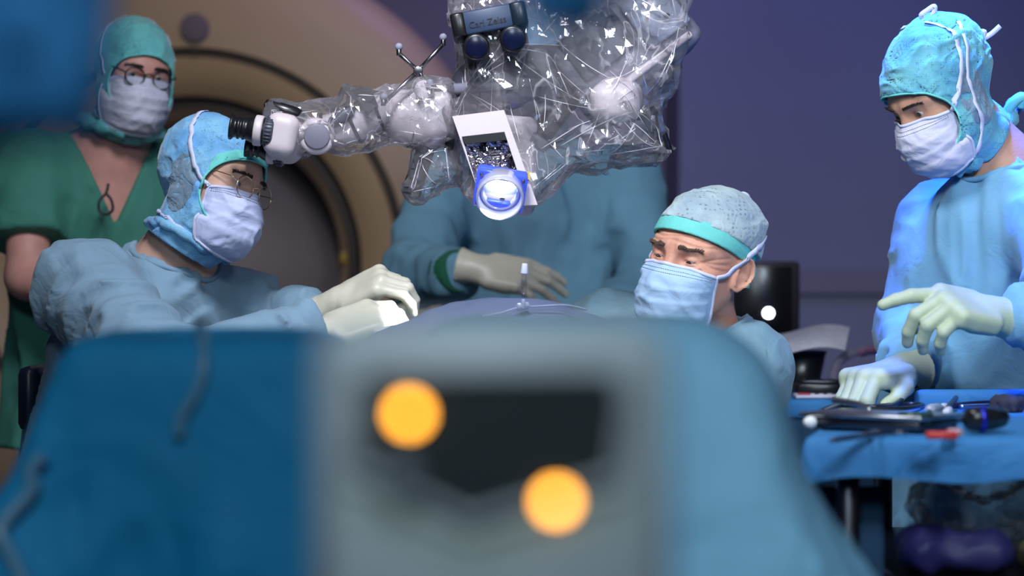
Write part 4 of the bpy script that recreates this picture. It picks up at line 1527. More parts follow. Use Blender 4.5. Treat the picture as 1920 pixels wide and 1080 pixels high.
# ---- lens holder
la = nrm(V3(-.02, -.86, -.50))
lc = Q(938, 357, -.142)
hu = nrm(V3(1, 0, -.17)); hv = np.cross(la, hu)
mb = MB()
for sx, sy, w_, h_ in ((0, 1, 49, 9), (0, -1, 49, 9), (1, 0, 9, 36), (-1, 0, 9, 36)):
    mb.add(bbox(lc + hu * sx * 38 * pxm + hv * sy * 30 * pxm - la * .006, (hu, hv, la), (w_ * .92 * pxm, h_ * .92 * pxm, .012), .003))
lh = obj('lens_holder', *mb.out(), M_BLUEP, micro)
for sx, sy in ((-1, -1), (-1, 1), (1, -1), (1, 1)):
    obj('screw', *cyl(lc + hu * sx * 38 * pxm + hv * sy * 30 * pxm, lc + hu * sx * 38 * pxm + hv * sy * 30 * pxm + la * .010, .0032, 12), M_STEEL, lh)
M_RING = mat('clear_ring', lin(225, 225, 250), rough=.12, var=.02, spec=.7, trans=.35)
obj('lens_ring', *lathe(lc - la * .004, lc + la * .034, [(0, 37 * pxm), (0, 43 * pxm), (.9, 43 * pxm), (1, 42 * pxm), (1, 39.5 * pxm), (.9, 38.5 * pxm), (.2, 37 * pxm)], 56, cap=False), M_RING, micro)
obj('inner_ring', *lathe(lc - la * .012, lc + la * .010, [(0, 30 * pxm), (0, 35 * pxm), (1, 35 * pxm), (1, 32 * pxm), (.2, 30 * pxm)], 48, cap=False), M_RING, micro)
obj('objective_lens', *uvs(lc - la * .016, (34 * pxm, .006, 34 * pxm), 32, 12, R=np.stack([hu, la, hv])), mat('objective_glass_glow', lin(190, 205, 235), rough=.08, var=.02, spec=.8, coat=.5, emit=(.7, .8, 1.0), estr=.25), micro)  # faint emission in the glass stands in for lamp light passing through
lampc = lc - la * .006 + hu * (-2 * pxm) - hv * (-11 * pxm) * 1.0
obj('lamp', *uvs(lampc + V3(0, 0, .000), (25 * pxm, .003, 19 * pxm), 28, 12, R=np.stack([hu, la, hv])), M_LAMP, micro)
obj('guide_dot', *uvs(lc + hu * 6 * pxm + la * .002 + hv * (16 * pxm) * (1 if hv[2] < 0 else -1), (5 * pxm, .002, 4 * pxm), 14, 8, R=np.stack([hu, la, hv])), M_STEEL, micro)
obj('warning_label', *prism([Q(985, 322, -.130), Q(993, 321, -.130), Q(994, 336, -.131), Q(987, 337, -.131)], (0, .001, 0)), mat('label_yellow', lin(215, 180, 50), rough=.6), micro, smooth=False)

sp = bpy.data.lights.new('microscope_beam', 'SPOT')
sp.energy = 60; sp.color = (.92, .96, 1.0); sp.spot_size = math.radians(40); sp.spot_blend = .35; sp.shadow_soft_size = .02
so = bpy.data.objects.new('microscope_beam', sp)
so.location = lc + la * .05
so.rotation_euler = Vector(Q(800, 640, -.05) - (lc + la * .05)).to_track_quat('-Z', 'Y').to_euler()
COL.objects.link(so)

# ---- upper camera box with lettering
bx = nrm(Q(985, 20) - Q(848, 46)); bz = nrm(np.cross(bx, (0, 1, 0)))
cb = obj('camera_box', *bbox(Q(918, 42, -.075), (bx, (0, 1, 0), bz), (69 * pxm, .05, 22 * pxm), .004), mat('camera_box_blue', lin(50, 66, 96), rough=.45, var=.04), micro)
for c_, w_ in (((861, 53), 13), ((972, 32), 15)):
    obj('end_cap', *bbox(Q(*c_, -.077), (bx, (0, 1, 0), bz), (w_ * pxm, .051, 22.5 * pxm), .004), M_BLACKP, cb)
fc = bpy.data.curves.new('lettering', 'FONT')
fc.body = 'Carl Zeiss'
fc.size = .016; fc.extrude = .0004; fc.align_x = 'CENTER'; fc.align_y = 'CENTER'
fc.materials.append(mat('lettering_dark', (.006, .007, .012), rough=.6))
fo = bpy.data.objects.new('lettering', fc)
COL.objects.link(fo)
tm = bpy.data.meshes.new_from_object(fo)
lv = np.array([v.co[:] for v in tm.vertices])
lf = [tuple(p.vertices) for p in tm.polygons]
bpy.data.objects.remove(fo)
lw = Q(914, 42, -.1258) + lv[:, :1] * bx + lv[:, 1:2] * (bz if bz[2] > 0 else -bz) - lv[:, 2:3] * V3(0, 1, 0)
obj('lettering', lw, lf, mat('lettering_dark', (.006, .007, .012)), cb, smooth=False)
for c_, r_ in (((893, 88), 24), ((962, 73), 24)):
    k = obj('round_knob', *cyl(Q(*c_, -.145), Q(*c_, -.05), r_ * pxm, 40, .004), M_BLACKP, micro)
    obj('knob_face', *cyl(Q(*c_, -.147), Q(*c_, -.143), r_ * .8 * pxm, 36, .001), mat('knob_face_blue', lin(18, 22, 52), rough=.2), k)
obj('knob_bracket', *bbox(Q(930, 92, .0), (bx, (0, 1, 0), bz), (62 * pxm, .035, 24 * pxm), .008), M_GREYP, micro)

# ---- carrier arm on the right, carbon tube, handles
aU = nrm(Q(1265, 60) - Q(1060, 215)); aV = nrm(np.cross(aU, (0, 1, 0)))
ca = obj('carrier_arm', *bbox(Q(1168, 92, .05), (aU, (0, 1, 0), aV), (128 * pxm, .10, 78 * pxm), .016), M_GREYP, micro)
obj('arm_edge', *bbox(Q(1200, 135, -.055), (aU, (0, 1, 0), aV), (118 * pxm, .012, 7 * pxm), .004), M_CREAM, ca)
obj('arm_panel', *bbox(Q(1120, 82, -.052), (aU, (0, 1, 0), aV), (60 * pxm, .006, 46 * pxm), .004), mat('arm_panel_grey', lin(92, 94, 108), rough=.5, var=.04), ca)
obj('arm_panel', *bbox(Q(1228, 26, -.055), (aU, (0, 1, 0), aV), (46 * pxm, .008, 50 * pxm), .004), mat('arm_panel_pale', lin(150, 158, 180), rough=.45, var=.04), ca)
for c_ in ((1252, 28), (1212, 36)):
    obj('arm_screw', *cyl(Q(*c_, -.075), Q(*c_, -.06), 4 * pxm, 12), M_BLACKP, ca)


def pivot(p):
    d = rbox(p, Q(1152, 196, -.04), (nrm(V3(1, 0, .12)), (0, 1, 0), nrm(V3(-.12, 0, 1))), (46 * pxm, .06, 40 * pxm), .028)
    d = smin(d, cone(p, Q(1150, 170, -.04), Q(1176, 176, -.04), 26 * pxm, 26 * pxm), .02)
    return smax(d, -(p[:, 2] - Q(0, 232)[2]), .008)


sdf_obj('pivot_housing', pivot, Q(1080, 270, -.14), Q(1230, 120, .06), .004, M_CREAM, micro)
obj('carbon_tube', *cyl(Q(1002, 268, -.03), Q(1078, 168, .0), 22 * pxm, 40, .004), M_CARBON, micro)
obj('tube_collar', *cyl(Q(1000, 272, -.03), Q(1012, 256, -.03), 26 * pxm, 36, .003), M_GREYP, micro)
obj('link_block', *bbox(Q(1010, 150, .02), ((1, 0, .1), (0, 1, 0), (-.1, 0, 1)), (40 * pxm, .05, 62 * pxm), .012), M_DARKP, micro)
for pts in ([(1212, 205), (1228, 240), (1240, 275), (1246, 292)], [(800, 276), (788, 310), (776, 345), (770, 366)]):
    q = spline([Q(a, b, -.04) for a, b in pts], 24)
    r = np.array([15, 17, 18, 17.5, 18.5, 18, 18.5, 18, 18, 17]) * pxm
    r = np.interp(np.linspace(0, 1, len(q)), np.linspace(0, 1, len(r)), r)
    h = obj('handle', *tube(q, r, 24), M_BLACKP, micro)
    for i in range(3, len(q) - 3, 5):
        obj('handle_button', *uvs(q[i] + V3(0, -r[i] * .9, 0), .006, 10, 8), M_DARKP, h)
for a, b in (((1090, 250), (1214, 212)), ((848, 268), (800, 280))):
    obj('handle_bracket', *tube(spline([Q(*a, .0), Q((a[0] + b[0]) / 2, (a[1] + b[1]) / 2 - 8, -.02), Q(*b, -.04)], 12), 11 * pxm, 16), M_GREYP, micro)

# ---- suspension up to the ceiling
tp = P(1290, -110, 4.06)
obj('suspension_arm', *tube(spline([P(1235, 10, 4.06), tp, V3(.42, 4.1, 2.0), V3(.42, 4.1, 2.6)], 30), .055, 24), M_CREAM, micro)
obj('ceiling_plate', *cyl(V3(.42, 4.1, 2.58), V3(.42, 4.1, 2.9), .14, 40), M_CREAM, micro)

# ---- clear plastic cover
FN = []


def film(name, poly, off, t, h, amp, seed, fq=9, taper=.0):
    pw = np.array([[Q(a, b)[0], Q(a, b)[2]] for a, b in poly])
    yc = D0 + off

    def fn(p, flat=False):
        q = p * np.float32(fq)
        q = q + .8 * np.stack([vn(q * .8, seed), vn(q * .8, seed + 1), vn(q * .8, seed + 2)], 1)
        s = poly2d(p[:, 0], p[:, 2], pw)
        ty = t * (1 + .35 * vn(p * np.array([6, .1, 6], np.float32), seed + 3))
        e = np.abs(p[:, 1] - yc) - ty
        d = smax(s, e, .06)
        return d - (amp * (ridge(q, seed + 4) - .4) + amp * .4 * (ridge(q * 2.3, seed + 5) - .4) if not flat else -.004)
    lo = V3(pw[:, 0].min() - .05, yc - t * 1.5 - .05, pw[:, 1].min() - .05)
    hi = V3(pw[:, 0].max() + .05, yc + t * 1.5 + .05, pw[:, 1].max() + .05)
    FN.append((fn, lo, hi))
    v, F = mesh_sdf(fn, lo, hi, h, .03)
    rg = np.random.RandomState(seed)
    v = relax(v, F, 1) + rg.normal(0, h * .10, v.shape)
    return obj(name, v, F, M_FILM, micro, smooth=False)


film('plastic_cover', [(842, 8), (846, 60), (856, 120), (838, 180), (832, 250), (850, 300), (866, 330), (868, 356), (920, 394), (960, 396), (1005, 382), (1058, 338), (1080, 320),
                       (1120, 318), (1180, 308), (1248, 297), (1256, 282), (1244, 240), (1226, 204), (1252, 178), (1276, 116), (1287, 62), (1276, 10), (1250, -90), (1120, -130), (930, -90)], .02, .112, .0150, .018, 101)
film('plastic_cover', [(856, 262), (800, 268), (774, 286), (762, 330), (752, 352), (757, 380), (780, 384), (822, 374), (866, 350)], -.03, .055, .0105, .011, 141, 12)
film('plastic_sleeve', [(500, 208), (512, 192), (560, 200), (640, 186), (645, 164), (705, 168), (750, 168), (795, 148), (850, 160), (870, 210), (860, 262), (800, 280), (730, 268), (690, 284), (650, 296),
                        (610, 282), (545, 300), (520, 290), (500, 268)], -.035, .072, .0095, .010, 171, 13)

# sharp pulled creases: whitened folds and put-in glints as pale strands on the film
M_CREASE_GLINT = mat('film_crease_glint', (.92, .88, .94), rough=.12, spec=1.0, var=.03, alpha=.75)
rg = np.random.RandomState(5)
FOCI = [[(655, 175), (850, 180), (1000, 270), (1090, 310), (1250, 295), (1285, 60), (1215, 205), (905, 110), (1040, 60), (1130, 200)], [(770, 285), (757, 380), (860, 262)], [(500, 210), (645, 170), (520, 292), (790, 160), (690, 280), (850, 165), (610, 285)]]
NUM = [130, 12, 60]
for (fn_, lo_, hi_), foci, num in zip(FN, FOCI, NUM):
    mb = MB()
    yc = (lo_[1] + hi_[1]) / 2
    for k in range(num):
        f0 = foci[rg.randint(len(foci))]
        a_ = Q(f0[0] + rg.normal(0, 8), f0[1] + rg.normal(0, 8))
        an_ = rg.uniform(0, 2 * np.pi); L_ = rg.gamma(2.2, .028) + .02
        dirv = V3(math.cos(an_), 0, math.sin(an_))
        s0 = rg.uniform(0, .05)
        n_ = 9
        pts = np.array([a_ + dirv * (s0 + L_ * t) for t in np.linspace(0, 1, n_)]) 
        pts[:, 1] = lo_[1] + .03
        fs_ = lambda p_: fn_(p_, True)
        q, nn = snap(pts, fs_, .0006, 16)
        if np.abs(fs_(q.astype(np.float32))).max() > .004 or np.linalg.norm(np.diff(q, axis=0), axis=1).max() > .03:
            continue
        q = spline(q, 24)
        w_ = np.sin(np.linspace(.15, 2.95, len(q))) * rg.uniform(.0004, .0010)
        mb.add(tube(q, w_, 5))
    obj('crease', *mb.out(), M_CREASE_GLINT, micro, kind='stuff')

# ------------------------------------------------------------------ the room
def struct(name, vf, m, smooth=False, label=None):
    o = obj(name, vf[0], vf[1], m, None, smooth=smooth, kind='structure')
    if label:
        o['label'] = label
    return o


def rect(x0, x1, y0, y1, z0, z1):
    return bbox(((x0 + x1) / 2, (y0 + y1) / 2, (z0 + z1) / 2), np.eye(3), ((x1 - x0) / 2, (y1 - y0) / 2, (z1 - z0) / 2), .002)


M_WALL = mat('wall_paint', lin(150, 142, 160), rough=.85, var=.03, vscale=2)
M_PANEL = mat('wall_panel_paint', lin(118, 120, 146), rough=.7, var=.03, vscale=2)
M_FLOOR = mat('floor_vinyl', lin(95, 100, 112), rough=.4, var=.06, vscale=5)
M_CEIL = mat('ceiling_paint', lin(170, 172, 180), rough=.9, var=.02)
struct('floor', rect(-3.2, 3.2, -1.2, 8.2, -.1, 0), M_FLOOR)
struct('ceiling', rect(-3.2, 3.2, -1.2, 8.2, 2.9, 3.0), M_CEIL)
struct('wall_back', rect(-3.2, 3.2, 8.0, 8.2, 0, 2.9), M_WALL)
struct('wall_left', rect(-3.3, -3.2, -1.2, 8.2, 0, 2.9), M_WALL)
struct('wall_right', rect(3.2, 3.3, -1.2, 8.2, 0, 2.9), M_WALL)
struct('wall_front', rect(-3.2, 3.2, -1.3, -1.2, 0, 2.9), M_WALL)
struct('trim_1', rect(.545, 3.2, 7.3, 8.0, 0, 2.9), M_PANEL)
struct('trim_2', rect(.56, 3.2, 7.27, 7.3, 1.18, 1.26), mat('wall_rail', lin(112, 104, 128), rough=.6, var=.03))
struct('baseboard_back', rect(-3.2, .545, 7.97, 8.0, 0, .12), M_PANEL)

# ------------------------------------------------------------------ scanner
GY = 6.5
gc = P(355, 497, GY)
M_GAN = mat('scanner_shell', lin(178, 154, 126), rough=.5, var=.02, vscale=3)
M_GAN2 = mat('scanner_funnel', lin(186, 160, 128), rough=.45, var=.02, vscale=3)
M_GROOVE = mat('scanner_groove', lin(72, 62, 56), rough=.6)
M_BORE = mat('scanner_bore', lin(140, 130, 134), rough=.6, var=.03)
ct = thing('scanner', 'huge beige ring scanner with a dark round bore at the back left', 'scanner', (gc[0], GY + .45, 0))


def ringprof(pr, n=128):
    """profile [(y offset, radius)] about the bore axis"""
    v = []; f = []
    an = np.linspace(0, 2 * np.pi, n, endpoint=False)
    for yo, r in pr:
        v.append(np.stack([gc[0] + r * np.cos(an), np.full(n, GY + yo), gc[2] + r * np.sin(an)], 1))
    for i in range(len(pr) - 1):
        for j in range(n):
            k = (j + 1) % n
            f.append((i * n + j, i * n + k, (i + 1) * n + k, (i + 1) * n + j))
    return np.concatenate(v), f


body = ringprof([(.9, .94), (.16, .95), (.09, .94), (.04, .92), (.012, .885), (.0, .84), (-.006, .75), (0, .632)])
obj('gantry_shell', *body, M_GAN, ct)
obj('groove', *ringprof([(0, .632), (.022, .629), (.022, .607), (.0, .604)]), M_GROOVE, ct)
obj('funnel', *ringprof([(0, .604), (.01, .56), (.035, .52), (.06, .496)]), M_GAN2, ct)
obj('bore_gasket', *ringprof([(.06, .496), (.085, .488), (.09, .468), (.08, .456)]), mat('bore_gasket_dark', lin(52, 44, 42), rough=.6), ct)
obj('bore_lip', *ringprof([(.08, .456), (.11, .440), (.16, .428)]), M_GAN2, ct)
obj('bore', *ringprof([(.16, .428), (.3, .420), (.42, .418)]), M_BORE, ct)
obj('bore_end', *lathe(gc + V3(0, .40, 0), gc + V3(0, .42, 0), [(0, .42), (1, .42)], 64), M_BORE, ct)
mb = MB().add(rect(gc[0] - .8, gc[0] + .8, GY + .12, GY + .9, 0, .75))
obj('gantry_base', *mb.out(), M_GAN, ct)
spk = P(366, 53, GY)
obj('speaker_disc', *cyl(V3(spk[0], GY - .02, spk[2]), V3(spk[0], GY + .03, spk[2]), .042, 40, .004), mat('speaker_grille', lin(110, 100, 112), rough=.7, bump=.4, bscale=300), ct)
b_ = P(364, 101, GY)
obj('marker_stud', *cyl(V3(b_[0], GY - .012, b_[2]), V3(b_[0], GY + .03, b_[2]), .008, 16), M_GROOVE, ct)
b_ = P(643, 483, GY)
obj('laser_window', *bbox(V3(b_[0] - .006, GY + .10, b_[2]), np.eye(3), (.010, .012, .017), .004), mat('laser_window_yellow', lin(165, 140, 40), rough=.4), ct)

# ------------------------------------------------------------------ operating table, patient drape
M_DRAPE = mat('drape_purple_blue', lin(88, 98, 130), rough=.8, var=.04, vscale=9, bump2=.4, b2scale=8)
M_CLOTH = mat('hanging_cloth_blue', lin(0, 82, 128), rough=.9, var=.3, vscale=9)
M_DEEP = mat('drape_deep_blue', lin(0, 132, 182), rough=.75, var=.06, vscale=7, bump2=.5, b2scale=7)
M_LIGHTB = mat('drape_steel_blue', lin(150, 214, 248), rough=.7, var=.05, vscale=7, bump2=.4, b2scale=6)
M_METAL = mat('brushed_steel', (.5, .5, .52), rough=.3, metal=1, var=.08, vscale=30)
M_DKMETAL = mat('dark_steel', (.10, .10, .12), rough=.35, metal=1, var=.1)

tb = thing('operating_table', 'operating table on a central column, hidden under the drapes', 'table', (-.05, 3.4, 0))
obj('table_top', *bbox((-.05, 3.25, .90), np.eye(3), (.22, .50, .04), .02), M_METAL, tb)
obj('column', *bbox((-.05, 3.4, .48), np.eye(3), (.12, .18, .40), .03), M_METAL, tb)
obj('base', *bbox((-.05, 3.4, .05), np.eye(3), (.24, .45, .05), .02), M_METAL, tb)


def mound(p):
    d = rbox(p, (-.07, 3.27, .93), np.eye(3), (.27, .54, .10), .07)
    d = smin(d, ell(p, P(935, 655, 3.80), (.165, .16, .080)), .10)
    d = smin(d, cone(p, P(720, 690, 3.7), P(1110, 655, 3.75), .05, .05), .10)
    # skirt
    s = rbox(p, (-.07, 3.27, .62), np.eye(3), (.275, .545, .33), .05)
    d = smin(d, s, .03)
    return d - glass_noise(p, (9, 9, 5), 77, .008)


pd = sdf_obj('patient_drape', mound, (-.55, 2.7, .28), (.38, 4.2, 1.3), .011, M_DRAPE, None)
tag(pd, 'violet blue surgical sheet mounded over the patient below the microscope lamp', 'drape')
gz = sdf_obj('bounce_gauze_pad', lambda p: ell(p, P(770, 622, 3.86), (.075, .06, .012)) - glass_noise(p, (40, 40, 40), 5, .003), P(700, 650, 3.88) - V3(0, .09, 0), P(860, 585, 3.88) + V3(.02, .09, 0), .005, mat('bounce_gauze_white', (.85, .84, .82), rough=.9), None)  # pad added under the beam to bounce lamp light up at the faces
tag(gz, 'white gauze pad added to bounce lamp light, on the violet sheet beside the gloved fingers', 'gauze')
# infusion valve and vial standing out of the sheet
vt = thing('infusion_line', 'thin clear infusion line with a small valve on the violet sheet', 'tube', tuple(P(980, 600, 3.7)))
M_CLEAR = mat('clear_plastic_tube', lin(200, 208, 240), rough=.15, var=.02, spec=.7, trans=.5)
obj('line', *tube(spline([P(905, 592, 3.66), P(940, 586, 3.67), P(975, 576, 3.68), P(1010, 574, 3.69), P(1060, 572, 3.70), P(1100, 580, 3.72)], 40), .0015, 8), M_CLEAR, vt)
obj('valve', *cyl(P(970, 576, 3.675), P(990, 572, 3.685), .006, 14), M_CLEAR, vt)
obj('valve_handle', *bbox(P(981, 570, 3.675), np.eye(3), (.003, .003, .008), .001), M_CLEAR, vt)
sy = thing('syringe', 'small clear syringe tip standing up in front of the gloved hand', 'syringe', tuple(P(984, 585, 3.78)))
obj('barrel', *lathe(P(982, 585, 3.78), P(983, 512, 3.78), [(0, .0050), (.85, .0050), (.9, .004), (1, .004)], 16), glass_mat('syringe_glass', (.88, .90, .96)), sy)
obj('cap', *lathe(P(983, 514, 3.78), P(984, 494, 3.78), [(0, .0062), (.1, .0065), (.9, .0048), (1, .004)], 16), M_TIE, sy)

# ------------------------------------------------------------------ deep blue sheet over a frame, left foreground
def flared(cx, cy, ztop, hx, hy, flx, fly, seed, amp, zb=.04, r=.03, fold=(10, 10, 2.2), side=1, extra=0.0):
    def fn(p):
        t = np.clip(ztop - p[:, 2], 0, 3)
        q = p - np.array([cx, cy, 0], np.float32)
        fl = np.where(q[:, 0] * side > 0, flx * t + extra * np.clip(t - .16, 0, .4), 0); ax = np.abs(q[:, 0]) - (hx + fl - r); ay = np.abs(q[:, 1]) - (hy + fly * t - r)
        az = p[:, 2] - ztop + r
        m = np.stack([ax, ay, az], 1)
        d = np.linalg.norm(np.maximum(m, 0), axis=1) + np.minimum(m.max(1), 0) - r
        d = d * .92 - glass_noise(p, fold, seed, 1.) * (amp * np.clip(t * 3.5, .15, 1))
        return np.maximum(d, zb - p[:, 2])
    return fn


xL, xR = P(105, 0, 2.25)[0], P(620, 0, 2.25)[0]
cx = (xL + xR) / 2
dz = P(0, 622, 2.4)[2]
fn = flared(cx, 2.42, dz, (xR - xL) / 2, .16, .34, .10, 91, .022, zb=.015, side=-1, fold=(8, 8, 2.4))


def deep(p):
    d = fn(p)
    # sagging top edge, slack diagonal pulls on the front
    q = p[:, 0] * .8 + (p[:, 2] - .9) * .9
    d = d - .012 * np.exp(-((q + .36) / .03) ** 2) * np.clip((2.5 - p[:, 1]) / .2, 0, 1)
    d = d + .012 * np.exp(-((p[:, 0] + .455 - (1.10 - p[:, 2]) * .1) / .014) ** 2) * np.clip((dz - p[:, 2]) * 6, 0, 1)
    d = d + .010 * np.exp(-((p[:, 0] + .42 - (1.0 - p[:, 2]) * .45) / .012) ** 2) * np.clip((.99 - p[:, 2]) * 20, 0, 1)
    return d


ds = sdf_obj('surgical_sheet', deep, (-1.2, 1.98, 0), (.05, 2.85, 1.25), .011, M_DEEP, None, it=2)
tag(ds, 'deep blue surgical sheet hanging over a frame at the left front', 'drape')
st = thing('drain_tube', 'pale tube curving down the deep blue sheet from its top edge', 'tube', tuple(P(380, 612, 2.3)))
M_TUBE = mat('pale_tube', lin(96, 145, 175), rough=.3, var=.05)
tl = spline([P(372, 602, 2.40), P(380, 625, 2.27), P(374, 690, 2.225), P(350, 750, 2.21), P(318, 792, 2.20), P(288, 815, 2.19)], 40)
pp, _ = snap(tl[6:], deep, .006)
for _k in range(12):
    pp[1:-1] = (pp[:-2] + 2 * pp[1:-1] + pp[2:]) / 4
obj('hose', *tube(np.concatenate([tl[:6], pp]), .0055, 10), M_TUBE, st)
s2 = thing('suction_hose', 'pale hose hanging down the left edge of the deep blue sheet', 'tube', tuple(P(40, 900, 2.15)))
tl = spline([P(96, 858, 2.2), P(60, 880, 2.15), P(38, 915, 2.13), P(48, 970, 2.12), P(62, 1030, 2.12), P(70, 1100, 2.12), P(72, 1300, 2.12), P(80, 1700, 2.15)], 60)
pp, _ = snap(tl, deep, .010)
for _k in range(20):
    pp[1:-1] = (pp[:-2] + 2 * pp[1:-1] + pp[2:]) / 4
obj('hose', *tube(pp, .0075, 10), M_TUBE, s2)

# steel blue sheet on the right of the monitor
xa, xb = P(720, 0, 2.15)[0], P(1440, 0, 2.15)[0]
fn2 = flared((xa + xb) / 2, 2.32, P(0, 592, 2.3)[2], (xb - xa) / 2, .15, .34, .08, 95, .014, zb=.015, r=.075, extra=.25)
lb = sdf_obj('surgical_sheet', fn2, (-.45, 1.9, 0), (1.0, 2.75, 1.25), .012, M_LIGHTB, None, it=2)
tag(lb, 'pale steel blue surgical sheet draped beside the monitor at the right front', 'drape')

# ------------------------------------------------------------------ monitor close to the camera
dm = thing('infusion_monitor', 'grey boxy monitor with a dark screen and two glowing amber lamps, nearest the camera', 'monitor', (-.012, 1.08, 0))
M_HOUS = mat('monitor_housing', lin(136, 146, 150), rough=.5, var=.03)
M_SCRN = mat('monitor_screen', lin(30, 36, 38), rough=.35, var=.1)
M_AMBER = mat('amber_lamp', (1, .5, .05), emit=(1.0, .39, .026), estr=16, var=0)
mx0, mx1 = P(590, 0, 1.0)[0], P(1262, 0, 1.0)[0]
mzt = P(0, 612, 1.0)[2]
obj('housing', *bbox(((mx0 + mx1) / 2, 1.075, mzt - .085), np.eye(3), ((mx1 - mx0) / 2, .075, .085), .012), M_HOUS, dm)
pn = [P(a, b, .998) for a, b in ((660, 690), (1165, 684), (1185, 760), (1165, 905), (880, 992), (650, 880), (668, 770))]
sc_ = obj('screen', *prism([q for q in pn], (0, .004, 0)), M_SCRN, dm, smooth=False)
rim = spline(pn, 70, closed=True)
obj('bezel', *tube(np.array([pn[i // 10] * (1 - (i % 10) / 10) + pn[(i // 10 + 1) % 7] * (i % 10) / 10 for i in range(70)]), .0028, 8, closed=True), M_HOUS, dm)
for (a, b) in ((767, 776), (1043, 940)):
    obj('amber_lamp', *lathe(P(a, b, .997), P(a, b, .993), [(0, .0040), (.5, .0040), (.9, .0032), (1, .0016)], 20), M_AMBER, dm)
obj('dial', *cyl(P(742, 892, .997), P(742, 892, .988), .0075, 24), mat('dial_grey', lin(92, 102, 108), rough=.4), dm)
obj('lower_trim', *prism([P(a, b, .9995) for a, b in ((640, 930), (870, 1035), (1190, 950), (1190, 965), (870, 1055), (640, 948))], (0, .004, 0)), mat('trim_olive', lin(120, 135, 105), rough=.6), dm, smooth=False)
obj('pole', *cyl((-.012, 1.09, .06), (-.012, 1.09, mzt - .16), .016, 20), M_METAL, dm)
obj('foot', *bbox((-.012, 1.09, .03), np.eye(3), (.2, .2, .03), .01), M_METAL, dm)

# ------------------------------------------------------------------ hanging cloths out of focus, top
def hang(cx, cy, zlow, hx, hy, seed):
    def fn(p):
        q = p - np.array([cx, cy, 0], np.float32)
        d = rbox(p, (cx, cy, (zlow + 2.5) / 2), np.eye(3), (hx, hy, (2.5 - zlow) / 2), min(hx, hy) * .9)
        return d - glass_noise(p, (26, 26, 5), seed, .010)
    return fn


hx = P(88, 0, 1.0)[0]
hc = sdf_obj('hanging_cloth', hang(hx - .02, 1.02, P(0, 262, 1.0)[2], .044, .022, 5), (hx - .13, .9, 1.2), (hx + .1, 1.14, 2.56), .006, M_CLOTH, None, it=2)
tag(hc, 'blurred deep blue cloth hanging at the top left edge, close to the camera', 'cloth')
hc2 = sdf_obj('hanging_cloth', hang(P(1062, 0, 1.0)[0], 1.02, P(0, 62, 1.0)[2], .019, .014, 6), (-.06, .9, 1.28), (.12, 1.14, 2.56), .005, M_CLOTH, None, it=2)
tag(hc2, 'blurred teal cloth tip hanging at top centre over the microscope', 'cloth')
rl = thing('curtain_rail', 'overhead steel rail carrying the two hanging cloths, above the frame', 'rail', (-.09, 1.02, 2.9))
obj('rail', *cyl((-.6, 1.02, 2.48), (.4, 1.02, 2.48), .012, 16), M_METAL, rl)
for x in (-.5, .3):
    obj('hanger', *cyl((x, 1.02, 2.48), (x, 1.02, 2.9), .008, 12), M_METAL, rl)

# ------------------------------------------------------------------ instrument table on the right
TZ = 1.2 - .205
c0, c1 = P(1512, 0, 3.05), P(1602, 0, 3.86)
FL, BL = np.array([c0[0], 3.05]), np.array([c1[0], 3.86])
FR, BR = np.array([1.30, 3.12]), np.array([1.36, 3.90])
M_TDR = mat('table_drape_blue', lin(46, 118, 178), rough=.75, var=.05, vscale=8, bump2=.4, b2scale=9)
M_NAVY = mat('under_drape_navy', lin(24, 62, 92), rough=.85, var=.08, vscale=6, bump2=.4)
it = thing('instrument_table', 'steel instrument table standing under the blue drape at the right', 'table', (.95, 3.5, 0))
top = np.array([[*FL, TZ - .012], [*FR, TZ - .012], [*BR, TZ - .012], [*BL, TZ - .012]])
cen = top.mean(0)
ins = cen + (top - cen) * .97
obj('table_top', *prism(ins, (0, 0, -.02)), M_METAL, it, smooth=False)
for q in ins:
    q2 = cen + (q - cen) * .9
    obj('leg', *cyl((q2[0], q2[1], 0), (q2[0], q2[1], TZ - .03), .016, 14), M_DKMETAL, it)
obj('shelf', *bbox((.90, 3.42, TZ - .204), np.eye(3), (.37, .34, .008), .004), M_DKMETAL, it)
# drape: top sheet with an uneven short valance and raised rear fold
per = []
edge_ids = []
ring = [FL, FR, BR, BL]
for i in range(4):
    a, b = ring[i], ring[(i + 1) % 4]
    for t in np.linspace(0, 1, 40, endpoint=False):
        per.append(a * (1 - t) + b * t); edge_ids.append(i)
per = np.array(per); ne = len(per)
cc = per.mean(0)
rows = []
for s in np.linspace(.08, .985, 12):
    q = cc + (per - cc) * s
    z = TZ + .003 * vn(np.stack([q[:, 0] * 9, q[:, 1] * 9, q[:, 0] * 0], 1), 4) 
    rows.append(np.column_stack([q, z]))
drops = [.0, .012, .03, .05, .072]
for dd in drops:
    q = cc + (per - cc) * (1.0 + .012 * min(1, dd * 60) + .06 * dd)
    k = np.arange(ne)
    fac = 1 + .25 * np.sin(per[:, 0] * 6 + 1) + .12 * np.sin(per[:, 0] * 19 + per[:, 1] * 11)
    z = TZ - dd * fac
    wv = .006 * np.sin(k * .55) * min(1, dd * 18)
    nrmv = nrm_rows(per - cc)
    rows.append(np.column_stack([q + nrmv * wv[:, None], z]))
vv = np.concatenate([[[cc[0], cc[1], TZ]]] + rows)
ff = [(0, 1 + i, 1 + (i + 1) % ne) for i in range(ne)]
for r in range(len(rows) - 1):
    for i in range(ne):
        k = (i + 1) % ne
        a = 1 + r * ne
        ff.append((a + i, a + ne + i, a + ne + k, a + k))
td = obj('table_drape', vv, ff, M_TDR, None)
tag(td, 'bright blue drape covering the instrument table at right', 'drape')
